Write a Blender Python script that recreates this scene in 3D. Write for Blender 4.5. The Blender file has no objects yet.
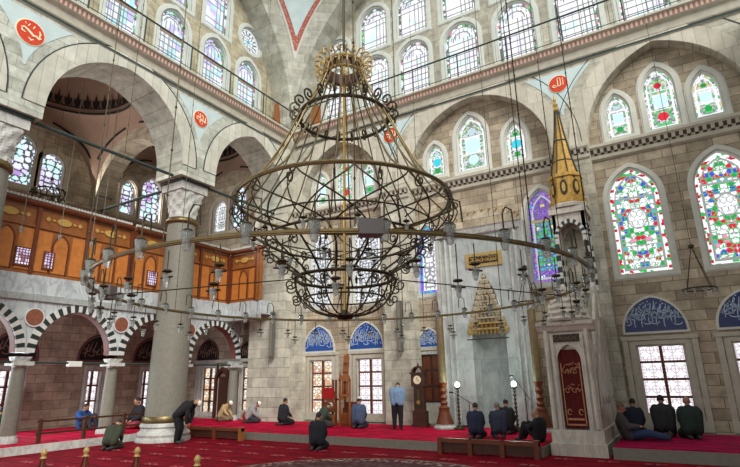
import bpy, bmesh, math, random
import numpy as np
from mathutils import Vector, Matrix, Quaternion
PI = math.pi
col = bpy.context.scene.collection
random.seed(7)

# ------------------------------------------------------------------ materials
def lin(c):
    return tuple(((v/255)/12.92 if v/255 <= .04045 else ((v/255+.055)/1.055)**2.4) for v in c)
def rgba(c): return (*lin(c), 1)
def base_mat(name):
    m = bpy.data.materials.new(name); m.use_nodes = True
    nt = m.node_tree; return m, nt, nt.nodes['Principled BSDF'] if 'Principled BSDF' in nt.nodes else nt.nodes.new('ShaderNodeBsdfPrincipled')
def flat(name, c, rough=.6, metal=0, noise=.0, nscale=8, bump=0, spec=.4, alpha=1, trans=0):
    m, nt, b = base_mat(name); N = nt.nodes; L = nt.links
    b.inputs['Base Color'].default_value = rgba(c); b.inputs['Roughness'].default_value = rough
    b.inputs['Metallic'].default_value = metal; b.inputs['Specular IOR Level'].default_value = spec
    b.inputs['Alpha'].default_value = alpha; b.inputs['Transmission Weight'].default_value = trans
    if noise or bump:
        tc = N.new('ShaderNodeTexCoord'); n = N.new('ShaderNodeTexNoise'); n.inputs['Scale'].default_value = nscale
        n.inputs['Detail'].default_value = 6; L.new(tc.outputs['Object'], n.inputs['Vector'])
        if noise:
            mr = N.new('ShaderNodeMapRange'); mr.inputs['From Min'].default_value = .3; mr.inputs['From Max'].default_value = .7
            mr.inputs['To Min'].default_value = 1-noise; mr.inputs['To Max'].default_value = 1+noise
            L.new(n.outputs['Fac'], mr.inputs['Value'])
            mx = N.new('ShaderNodeVectorMath'); mx.operation = 'SCALE'; mx.inputs[0].default_value = lin(c)
            L.new(mr.outputs[0], mx.inputs['Scale']); L.new(mx.outputs[0], b.inputs['Base Color'])
        if bump:
            bp = N.new('ShaderNodeBump'); bp.inputs['Strength'].default_value = bump; bp.inputs['Distance'].default_value = .02
            L.new(n.outputs['Fac'], bp.inputs['Height']); L.new(bp.outputs[0], b.inputs['Normal'])
    return m
def stone(name, axis, c1, c2, cm, bw=.95, bh=.42, mortar=.012, stain=.22, rough=.75, vein=0, warm=None):
    """ashlar: axis 'Y' = wall facing Y (u=x), 'X' = wall facing X (u=y), 'Z' = floor"""
    m, nt, b = base_mat(name); N = nt.nodes; L = nt.links
    tc = N.new('ShaderNodeTexCoord'); sp = N.new('ShaderNodeSeparateXYZ'); cb = N.new('ShaderNodeCombineXYZ')
    g = N.new('ShaderNodeNewGeometry'); L.new(g.outputs['Position'], sp.inputs[0])
    if axis == 'XY':   # side chosen by the surface's own direction
        ad = N.new('ShaderNodeMath'); ad.operation = 'ADD'; L.new(sp.outputs[0], ad.inputs[0]); L.new(sp.outputs[1], ad.inputs[1]); L.new(ad.outputs[0], cb.inputs[0]); L.new(sp.outputs[2], cb.inputs[1])
    else:
        a, c = {'Y': (0, 2), 'X': (1, 2), 'Z': (0, 1)}[axis]
        L.new(sp.outputs[a], cb.inputs[0]); L.new(sp.outputs[c], cb.inputs[1])
    br = N.new('ShaderNodeTexBrick'); L.new(cb.outputs[0], br.inputs['Vector'])
    br.inputs['Scale'].default_value = 1; br.inputs['Brick Width'].default_value = bw; br.inputs['Row Height'].default_value = bh
    br.inputs['Mortar Size'].default_value = mortar; br.inputs['Mortar Smooth'].default_value = .4
    br.inputs['Color1'].default_value = rgba(c1); br.inputs['Color2'].default_value = rgba(c2); br.inputs['Mortar'].default_value = rgba(cm)
    n = N.new('ShaderNodeTexNoise'); n.inputs['Scale'].default_value = 2.0; n.inputs['Detail'].default_value = 12; n.inputs['Roughness'].default_value = .68
    L.new(g.outputs['Position'], n.inputs['Vector'])
    mr = N.new('ShaderNodeMapRange'); mr.inputs['From Min'].default_value = .32; mr.inputs['From Max'].default_value = .68
    mr.inputs['To Min'].default_value = 1-stain; mr.inputs['To Max'].default_value = 1+stain
    L.new(n.outputs['Fac'], mr.inputs['Value'])
    mx = N.new('ShaderNodeVectorMath'); mx.operation = 'SCALE'; L.new(br.outputs['Color'], mx.inputs[0]); L.new(mr.outputs[0], mx.inputs['Scale'])
    out = mx.outputs[0]
    if vein:
        w = N.new('ShaderNodeTexNoise'); w.inputs['Scale'].default_value = 1.6; w.inputs['Detail'].default_value = 5; w.inputs['Distortion'].default_value = 2.2
        mp = N.new('ShaderNodeMapping'); mp.inputs['Scale'].default_value = (1, 1, .35); L.new(g.outputs['Position'], mp.inputs[0]); L.new(mp.outputs[0], w.inputs['Vector'])
        cr = N.new('ShaderNodeValToRGB'); e = cr.color_ramp.elements; e[0].position = .44; e[0].color = (1, 1, 1, 1); e[1].position = .56; e[1].color = (1, 1, 1, 1)
        k = cr.color_ramp.elements.new(.5); k.color = (1-vein, 1-vein, 1-vein*.9, 1)
        L.new(w.outputs['Fac'], cr.inputs[0]); m2 = N.new('ShaderNodeVectorMath'); m2.operation = 'MULTIPLY'
        L.new(out, m2.inputs[0]); L.new(cr.outputs[0], m2.inputs[1]); out = m2.outputs[0]
    L.new(out, b.inputs['Base Color'])
    bp = N.new('ShaderNodeBump'); bp.inputs['Strength'].default_value = .35; bp.inputs['Distance'].default_value = .03
    ad = N.new('ShaderNodeMath'); ad.operation = 'MULTIPLY_ADD'; L.new(n.outputs['Fac'], ad.inputs[0]); ad.inputs[1].default_value = .8
    inv = N.new('ShaderNodeMath'); inv.operation = 'MULTIPLY'; inv.inputs[1].default_value = -1; L.new(br.outputs['Fac'], inv.inputs[0]); L.new(inv.outputs[0], ad.inputs[2])
    L.new(ad.outputs[0], bp.inputs['Height']); L.new(bp.outputs[0], b.inputs['Normal'])
    b.inputs['Roughness'].default_value = rough; b.inputs['Specular IOR Level'].default_value = .25
    return m
def patt(name, c1, c2, s):
    m, nt, b = base_mat(name); N = nt.nodes; L = nt.links; g = N.new('ShaderNodeNewGeometry'); v = N.new('ShaderNodeTexVoronoi'); v.inputs['Scale'].default_value = s; L.new(g.outputs['Position'], v.inputs['Vector'])
    cr = N.new('ShaderNodeValToRGB'); cr.color_ramp.elements[0].position = .3; cr.color_ramp.elements[1].position = .45; cr.color_ramp.elements[0].color = rgba(c1); cr.color_ramp.elements[1].color = rgba(c2); L.new(v.outputs['Distance'], cr.inputs[0]); L.new(cr.outputs[0], b.inputs['Base Color']); b.inputs['Roughness'].default_value = .9; return m
M = {}
M['stoneY'] = stone('limestone_ashlar', 'Y', (196,192,176), (172,168,153), (150,146,133), .8, .38, stain=.36)
M['stoneX'] = stone('limestone_ashlar_side', 'X', (194,196,184), (172,173,161), (148,148,137), .8, .38, stain=.36)
M['stoneXY'] = stone('limestone_pier', 'XY', (200,197,182), (168,164,150), (130,126,114), stain=.28)
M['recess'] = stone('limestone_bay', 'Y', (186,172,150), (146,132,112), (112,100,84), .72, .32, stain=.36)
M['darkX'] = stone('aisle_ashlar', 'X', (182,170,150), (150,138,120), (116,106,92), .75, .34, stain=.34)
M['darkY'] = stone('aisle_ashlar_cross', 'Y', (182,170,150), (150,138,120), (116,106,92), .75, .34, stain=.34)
M['tym'] = stone('tympanum_ashlar', 'Y', (180,176,160), (160,155,139), (136,132,118), .75, .34, stain=.34)
M['tymX'] = stone('tympanum_ashlar_side', 'X', (180,171,146), (156,147,123), (126,120,102), .75, .34, stain=.34)
M['marble'] = stone('grey_marble', 'Y', (190,194,192), (168,174,172), (140,144,144), 2.2, 1.3, .006, .16, .4, .2)
M['marbleX'] = stone('grey_marble_side', 'X', (196,202,202), (184,190,192), (144,150,152), 2.4, 4, .004, .12, .4, .3)
M['marbleXY'] = stone('pale_marble', 'XY', (196,196,190), (186,186,180), (150,150,146), 1.6, 1.2, .003, .14, .45, .25)
M['minbar'] = stone('minbar_marble', 'XY', (206,198,186), (196,188,176), (150,142,134), 1.4, 1.1, .003, .15, .45, .2)
M['granite'] = flat('grey_granite', (122,119,108), .6, 0, .1, 9, .1)
M['plaster'] = flat('white_plaster', (196,200,192), .8, 0, .08, 3)
M['plasterW'] = flat('pale_plaster_frame', (206,206,196), .8, 0, .08, 3)
M['cornice'] = flat('cornice_stone', (190,184,168), .7, 0, .12, 4)
M['corndark'] = flat('cornice_dark_paint', (66,56,46), .7)
M['pinkband'] = flat('pink_ornament_paint', (150,104,90), .7, 0, .2, 9)
M['redpaint'] = patt('red_border_paint', (186,140,126), (168,92,82), 9)
M['skyblue'] = flat('pale_blue_paint', (192,208,208), .8, 0, .1, 1.4)
M['aisleframe'] = flat('aisle_window_plaster', (186,176,160), .8, 0, .1, 3)
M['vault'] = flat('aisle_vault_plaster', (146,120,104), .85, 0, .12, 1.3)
M['vaultline'] = flat('dark_painted_line', (28,22,20), .8)
M['iron'] = flat('blackened_iron', (66,58,40), .45, .6, .15, 20)
M['bronze'] = flat('aged_bronze', (120,104,70), .38, .75, .2, 12)
M['brass'] = flat('polished_brass', (196,160,84), .3, .85, .1, 12)
M['rod'] = flat('grey_green_painted_iron', (48,64,60), .7, 0)
M['wood'] = flat('honey_wood', (146,88,44), .42, 0, .16, 5)
M['woodlight'] = flat('light_honey_wood_panel', (190,118,56), .42, 0, .14, 5)
M['woodred'] = flat('red_brown_wood', (104,52,28), .45, 0, .2, 6)
M['wooddark'] = flat('dark_walnut_wood', (70,38,26), .45, 0, .2, 6)
M['gold'] = flat('gilding', (190,150,78), .4, .5, .3, 10)
M['goldpaint'] = flat('gold_paint', (196,160,84), .5, .1, .12, 14)
M['navy'] = flat('cobalt_tile_glaze', (36,78,156), .22, 0, .12, 9)
M['navydark'] = flat('deep_blue_tile_glaze', (28,40,98), .22, 0, .12, 9)
M['tilewhite'] = flat('white_tile_lettering', (176,194,220), .3)
M['medred'] = flat('vermilion_roundel_paint', (206,62,30), .6, 0, .08, 5)
M['cream'] = flat('cream_lettering', (240,224,188), .6)
M['porphyry'] = flat('red_porphyry', (136,82,62), .5, 0, .2, 12)
M['blackstone'] = flat('dark_green_marble', (46,52,50), .4, 0, .2, 9)
M['whitestone'] = flat('white_marble_voussoir', (206,206,202), .5, 0, .1, 9)
M['redstone'] = flat('dull_red_intrados_stone', (112,62,58), .6, 0, .12, 6)
M['velvet'] = flat('dark_red_velvet', (92,18,22), .85, 0, .15, 9)
M['redcloth'] = flat('scarlet_cloth', (164,22,20), .8, 0, .1, 7)
M['inkgold'] = flat('gold_embroidery', (176,120,84), .5, .2)
M['blackplate'] = flat('black_inscription_ground', (54,44,30), .5)
M['bronzegold'] = flat('old_gilding', (176,148,92), .5, .2, .2, 12)
M['candlewax'] = flat('tan_painted_candle', (116,98,68), .5, 0, .22, 7)
M['glasscup'] = flat('clear_lamp_glass', (176,182,178), .12, 0, 0, 8, 0, .6, .6, .5)
M['greybox'] = flat('grey_metal_housing', (104,98,98), .5, .2)
M['white'] = flat('white_card', (222,222,216), .6)
M['speaker'] = flat('grey_loudspeaker_grille', (96,96,88), .6)
M['black'] = flat('black_metal', (22,22,22), .4, .3)
def carpet(name, c1, c2, motif=None, band=.62):
    m, nt, b = base_mat(name); N = nt.nodes; L = nt.links
    g = N.new('ShaderNodeNewGeometry')
    n = N.new('ShaderNodeTexNoise'); n.inputs['Scale'].default_value = 2.2; n.inputs['Detail'].default_value = 8
    L.new(g.outputs['Position'], n.inputs['Vector'])
    sp = N.new('ShaderNodeSeparateXYZ'); L.new(g.outputs['Position'], sp.inputs[0])
    fr = N.new('ShaderNodeMath'); fr.operation = 'DIVIDE'; fr.inputs[1].default_value = band; L.new(sp.outputs[1], fr.inputs[0])
    f2 = N.new('ShaderNodeMath'); f2.operation = 'FRACT'; L.new(fr.outputs[0], f2.inputs[0])
    gt = N.new('ShaderNodeMath'); gt.operation = 'LESS_THAN'; gt.inputs[1].default_value = .16; L.new(f2.outputs[0], gt.inputs[0])
    ad = N.new('ShaderNodeMath'); ad.operation = 'MULTIPLY_ADD'; L.new(gt.outputs[0], ad.inputs[0]); ad.inputs[1].default_value = .3; L.new(n.outputs['Fac'], ad.inputs[2])
    cr = N.new('ShaderNodeValToRGB'); cr.color_ramp.elements[0].position = .36; cr.color_ramp.elements[1].position = .8
    cr.color_ramp.elements[0].color = rgba(c1); cr.color_ramp.elements[1].color = rgba(c2)
    L.new(ad.outputs[0], cr.inputs[0]); L.new(cr.outputs[0], b.inputs['Base Color'])
    n2 = N.new('ShaderNodeTexNoise'); n2.inputs['Scale'].default_value = 60; L.new(g.outputs['Position'], n2.inputs['Vector'])
    bp = N.new('ShaderNodeBump'); bp.inputs['Strength'].default_value = .3; bp.inputs['Distance'].default_value = .01
    L.new(n2.outputs['Fac'], bp.inputs['Height']); L.new(bp.outputs[0], b.inputs['Normal'])
    b.inputs['Roughness'].default_value = .92; b.inputs['Specular IOR Level'].default_value = .1
    return m
M['carpet'] = carpet('crimson_carpet', (138,8,32), (84,4,20))
M['carpet2'] = carpet('bright_crimson_prayer_carpet', (206,14,62), (120,6,34))
M['carpet3'] = carpet('magenta_prayer_carpet', (170,14,74), (116,8,48))
# lit coloured glass: every cell has the colour of its own glass piece
gm = bpy.data.materials.new('daylit_coloured_glass'); gm.use_nodes = True
nt = gm.node_tree; nt.nodes.clear()
at = nt.nodes.new('ShaderNodeAttribute'); at.attribute_name = 'glass'
em = nt.nodes.new('ShaderNodeEmission'); em.inputs['Strength'].default_value = .8
ou = nt.nodes.new('ShaderNodeOutputMaterial'); nt.links.new(at.outputs['Color'], em.inputs[0]); nt.links.new(em.outputs[0], ou.inputs[0])
gm.cycles.emission_sampling = 'NONE'
M['glass'] = gm
def emit(name, c, s):
    m = bpy.data.materials.new(name); m.use_nodes = True; b = m.node_tree.nodes['Principled BSDF']
    b.inputs['Emission Color'].default_value = rgba(c); b.inputs['Emission Strength'].default_value = s; b.inputs['Base Color'].default_value = rgba(c); return m
M['bulb'] = emit('lit_globe', (225,255,245), 6)

# ------------------------------------------------------------------ mesh building
class MB:
    def __init__(s): s.v = []; s.f = []; s.mi = []
    def face(s, pts, mi=0):
        i = len(s.v); s.v += [tuple(p) for p in pts]; s.f.append(tuple(range(i, i+len(pts)))); s.mi.append(mi)
    def box(s, a, b, mi=0, fn=None):
        x0, y0, z0 = a; x1, y1, z1 = b; i = len(s.v)
        P = [(x0,y0,z0),(x1,y0,z0),(x1,y1,z0),(x0,y1,z0),(x0,y0,z1),(x1,y0,z1),(x1,y1,z1),(x0,y1,z1)]
        s.v += [fn(*p) if fn else p for p in P]
        for q in ((0,3,2,1),(4,5,6,7),(0,1,5,4),(1,2,6,5),(2,3,7,6),(3,0,4,7)): s.f.append(tuple(i+k for k in q)); s.mi.append(mi)
        return s
    def grid(s, rows, closed=False, mi=0, caps=False):
        i = len(s.v); n = len(rows[0])
        for r in rows: s.v += [tuple(p) for p in r]
        for a in range(len(rows)-1):
            for b in range(n if closed else n-1):
                c = (b+1) % n; s.f.append((i+a*n+b, i+a*n+c, i+(a+1)*n+c, i+(a+1)*n+b)); s.mi.append(mi)
        if caps:
            s.f.append(tuple(i+k for k in range(n))[::-1]); s.mi.append(mi)
            s.f.append(tuple(i+(len(rows)-1)*n+k for k in range(n))); s.mi.append(mi)
        return s
    def lathe(s, prof, c=(0,0,0), n=24, mi=0, a0=0, fn=None):
        rows = []
        for r, z in prof:
            row = [(c[0]+max(r,1e-4)*math.cos(a0+2*PI*k/n), c[1]+max(r,1e-4)*math.sin(a0+2*PI*k/n), c[2]+z) for k in range(n)]
            rows.append([fn(*p) for p in row] if fn else row)
        return s.grid(rows, True, mi, True)
    def tube(s, pts, r, n=6, mi=0, closed=False):
        pts = [Vector(p) for p in pts]; m = len(pts); rows = []; up = None
        for i, p in enumerate(pts):
            a = pts[(i-1) % m] if (closed or i > 0) else p; b = pts[(i+1) % m] if (closed or i < m-1) else p
            t = (b-a).normalized() if (b-a).length > 1e-9 else Vector((0,0,1))
            if up is None: up = Vector((0,0,1)) if abs(t.z) < .9 else Vector((1,0,0))
            x = t.cross(up); x = x.normalized() if x.length > 1e-6 else t.orthogonal().normalized()
            y = x.cross(t); up = y
            rr = r(i/(m-1)) if callable(r) else r
            rows.append([p + x*rr*math.cos(2*PI*k/n) + y*rr*math.sin(2*PI*k/n) for k in range(n)])
        if closed: rows.append(rows[0]); return s.grid(rows, True, mi)
        return s.grid(rows, True, mi, True)
    def prism(s, poly, d0, d1, F, mi=0):
        """poly in (u,z), extruded from depth d0 to d1 through frame F"""
        n = len(poly); A = [F(u, z, d0) for u, z in poly]; B = [F(u, z, d1) for u, z in poly]
        s.face(A, mi); s.face(B[::-1], mi)
        for i in range(n):
            j = (i+1) % n; s.face([A[i], B[i], B[j], A[j]], mi)
        return s
    def ribbon(s, pts, w, F, d0, d1, mi=0):
        """a brush stroke in (u,z) with width, as a thin raised band"""
        n = len(pts); L = []; R = []
        for i, (u, z) in enumerate(pts):
            a = pts[max(0, i-1)]; b = pts[min(n-1, i+1)]; dx, dz = b[0]-a[0], b[1]-a[1]; l = math.hypot(dx, dz) or 1
            ww = w*(.45+.55*math.sin(PI*min(max(i/(n-1), .08), .92)))/2
            L.append((u-dz/l*ww, z+dx/l*ww)); R.append((u+dz/l*ww, z-dx/l*ww))
        for i in range(n-1):
            s.prism([L[i], L[i+1], R[i+1], R[i]], d0, d1, F, mi)
        return s
    def build(s, name, mat, parent=None, loc=None, smooth=False, weld=False, **tags):
        o0 = Vector(loc) if loc is not None else (Vector(WLOC.get(parent.name, (0,0,0))) if parent is not None else Vector((0,0,0)))
        me = bpy.data.meshes.new(name)
        me.from_pydata([tuple(Vector(p)-o0) for p in s.v], [], s.f)
        for m in (mat if isinstance(mat, (list, tuple)) else [mat]): me.materials.append(m)
        if any(s.mi): me.polygons.foreach_set('material_index', s.mi)
        bm = bmesh.new(); bm.from_mesh(me)
        if weld: bmesh.ops.remove_doubles(bm, verts=bm.verts, dist=1e-4)
        bmesh.ops.recalc_face_normals(bm, faces=bm.faces); bm.to_mesh(me); bm.free()
        if smooth:
            me.polygons.foreach_set('use_smooth', [True]*len(me.polygons))
            me.set_sharp_from_angle(angle=math.radians(40))
        o = bpy.data.objects.new(name, me); col.objects.link(o)
        if parent is not None: o.parent = parent
        else: o.location = o0
        WLOC[o.name] = tuple(o0)
        for k, v in tags.items(): o[k] = v
        return o
WLOC = {}
def thing(name, label, cat, loc=(0,0,0), group=None, kind=None, rz=0):
    o = bpy.data.objects.new(name, None); col.objects.link(o); o.location = loc; o.rotation_euler.z = rz
    o.empty_display_size = .2
    WLOC[o.name] = tuple(loc); o['label'] = label; o['category'] = cat
    if group: o['group'] = group
    if kind: o['kind'] = kind
    return o
def S(label, cat, **k): return dict(label=label, category=cat, kind='structure', **k)

# wall frames: u along the wall, z up, d behind the face (negative: proud of it)
PX, PY = -15.5, 18.0
Fq = lambda u, z, d=0: (u, PY+d, z)
Fl = lambda u, z, d=0: (PX-d, u, z)
Fo = lambda u, z, d=0: (-22.4-d, u, z)
Fs = lambda u, z, d=0: (-18.0-d, u, z)
def sub(F, d0): return lambda u, z, d=0: F(u, z, d+d0)
def arch_h(x, w, rise):
    x = min(abs(x), w)
    if rise >= w:
        R = (w*w+rise*rise)/(2*w); return math.sqrt(max(0, R*R-(x+R-w)**2))
    return rise*math.sqrt(max(0, 1-(x/w)**2))
def A(c, w, zb, zs, rise=None): return dict(k='arch', c=c, w=w, zb=zb, zs=zs, rise=w if rise is None else rise)
def Rr(c, w, zb, zt): return dict(k='rect', c=c, w=w, zb=zb, zt=zt)
def Ci(c, z, r): return dict(k='circle', c=c, z=z, w=r)
def span(o, u):
    if o['k'] == 'rect': return o['zb'], o['zt']
    if o['k'] == 'circle':
        h = math.sqrt(max(0, o['w']**2-(u-o['c'])**2)); return o['z']-h, o['z']+h
    return o['zb'], o['zs']+arch_h(u-o['c'], o['w'], o['rise'])
def xs_arc(c, w, n=16): return [c-w*math.cos(PI*i/n) for i in range(n+1)]
def outline(o, n=24, closed=True):
    c, w = o['c'], o['w']
    if o['k'] == 'rect': return [(c-w, o['zb']), (c-w, o['zt']), (c+w, o['zt']), (c+w, o['zb'])]
    if o['k'] == 'circle': return [(c-w*math.cos(2*PI*i/n), o['z']+w*math.sin(2*PI*i/n)) for i in range(n)]
    return [(c-w, o['zb'])]+[(x, o['zs']+arch_h(x-c, w, o['rise'])) for x in xs_arc(c, w, n)]+[(c+w, o['zb'])]
def grow(o, t):
    q = dict(o); q['w'] += t
    if q['k'] == 'arch': q['rise'] += t; q['zb'] -= t if q.get('sill', True) else 0
    if q['k'] == 'rect': q['zb'] -= t; q['zt'] += t
    return q
def wall(F, u0, u1, z0, z1, ops, thick, mi=0, mb=None, reveal=True, mr=0):
    mb = mb or MB(); us = {u0, u1}
    for o in ops:
        for x in (xs_arc(o['c'], o['w']) if o['k'] != 'rect' else (o['c']-o['w'], o['c']+o['w'])):
            if u0 < x < u1: us.add(round(x, 5))
    us = sorted(us)
    for a, b in zip(us, us[1:]):
        if b-a < 1e-5: continue
        m = (a+b)/2; act = sorted([o for o in ops if abs(m-o['c']) < o['w']], key=lambda o: span(o, m)[0])
        la = lb = z0
        for o in act+[None]:
            if o is None: ta = tb = z1
            else:
                ta, tb = span(o, a)[0], span(o, b)[0]
                if ta <= z0+1e-6 and tb <= z0+1e-6: la, lb = max(z0, span(o, a)[1]), max(z0, span(o, b)[1]); continue
            if ta-la > 1e-4 or tb-lb > 1e-4:
                if la == z0 and lb == z0: mb.face([F(a, z0, 0), F(b, z0, 0), F(b, z0, thick), F(a, z0, thick)], mi)
                mb.face([F(a, la, 0), F(b, lb, 0), F(b, tb, 0), F(a, ta, 0)], mi)
                mb.face([F(a, la, thick), F(a, ta, thick), F(b, tb, thick), F(b, lb, thick)], mi)
            if o is not None: la, lb = span(o, a)[1], span(o, b)[1]
    for (p, q) in (((u0, z0), (u0, z1)), ((u0, z1), (u1, z1)), ((u1, z1), (u1, z0))):
        mb.face([F(*p, 0), F(*q, 0), F(*q, thick), F(*p, thick)], mi)
    if reveal:
        for o in ops:
            pts = outline(o)
            n = len(pts)
            for i in range(n):
                p, q = pts[i], pts[(i+1) % n]
                p = (min(max(p[0], u0), u1), max(p[1], z0)); q = (min(max(q[0], u0), u1), max(q[1], z0))
                if i == n-1 and o['k'] != 'circle' and p[1] <= z0+1e-6: continue
                mb.face([F(*p, 0), F(*q, 0), F(*q, thick), F(*p, thick)], mr)
    return mb
def normals(pts, closed):
    n = len(pts); out = []
    for i in range(n):
        a = pts[(i-1) % n] if closed or i else pts[i]; b = pts[(i+1) % n] if closed or i < n-1 else pts[i]
        dx, dz = b[0]-a[0], b[1]-a[1]; l = math.hypot(dx, dz) or 1; out.append((-dz/l, dx/l))
    return out
def ring(mb, F, o, t0, t1, d0, d1, n=24, mis=(0,), full=False):
    """band following an opening's outline, t0..t1 outside it"""
    P = outline(grow(o, t0), n); Q = outline(grow(o, t1), n)
    if o['k'] == 'arch' and not full: P = P[1:-1]; Q = Q[1:-1]
    m = len(P); closed = full or o['k'] != 'arch'
    for i in range(m if closed else m-1):
        j = (i+1) % m; k = mis[i % len(mis)]
        a, b, c, d = P[i], P[j], Q[j], Q[i]
        mb.face([F(*a, d0), F(*b, d0), F(*c, d0), F(*d, d0)], k)
        mb.face([F(*a, d0), F(*a, d1), F(*b, d1), F(*b, d0)], k)
        mb.face([F(*d, d0), F(*c, d0), F(*c, d1), F(*d, d1)], k)
    return mb
def sweep(mb, F, prof, u0, u1, mis=None, step=None):
    """moulding: profile [(d,z)] run from u0 to u1; mis gives each band a material, or a callable(i, band)"""
    n = max(1, int(round((u1-u0)/step))) if step else 1
    for i in range(n):
        a = u0+(u1-u0)*i/n; b = u0+(u1-u0)*(i+1)/n
        for k in range(len(prof)-1):
            (d0, z0), (d1, z1) = prof[k], prof[k+1]
            mi = (mis(i, k) if callable(mis) else mis[k]) if mis else 0
            mb.face([F(a, z0, d0), F(b, z0, d0), F(b, z1, d1), F(a, z1, d1)], mi)
    for u in (u0, u1): mb.face([F(u, z, d) for d, z in prof])
    return mb

# ------------------------------------------------------------------ coloured glass
WHT = np.array([.93,.95,1.]); GRN = np.array([.03,.36,.08]); RED = np.array([.62,.03,.05]); BLU = np.array([.06,.1,.62]); PNK = np.array([.8,.3,.45])
TEA = np.array([.05,.5,.62]); PUR = np.array([.22,.1,.5]); LEAD = np.array([.16,.17,.16]); YEL = np.array([.8,.7,.35]); ICE = np.array([.62,.84,.95])
def vor(X, Z, s, seed):
    rg = np.random.RandomState(seed); T = rg.rand(64, 64, 2); H = rg.rand(64, 64)
    gx, gz = np.floor(X/s).astype(int), np.floor(Z/s).astype(int); f1 = np.full(X.shape, 9.); f2 = f1.copy(); h = np.zeros(X.shape)
    for i in (-1, 0, 1):
        for j in (-1, 0, 1):
            a, b = (gx+i) % 64, (gz+j) % 64
            d = np.hypot((gx+i+.15+.7*T[a, b, 0])*s-X, (gz+j+.15+.7*T[a, b, 1])*s-Z)
            m = d < f1; f2 = np.where(m, f1, np.minimum(f2, d)); h = np.where(m, H[a, b], h); f1 = np.minimum(f1, d)
    return h, (f2-f1)/s
def pick(h, pal):
    out = np.zeros(h.shape+(3,)); acc = 0
    for w, c in pal: out[(h >= acc) & (h < acc+w)] = c; acc += w
    out[h >= acc] = pal[-1][1]; return out
def setc(C, m, c): C[m] = c
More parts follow.
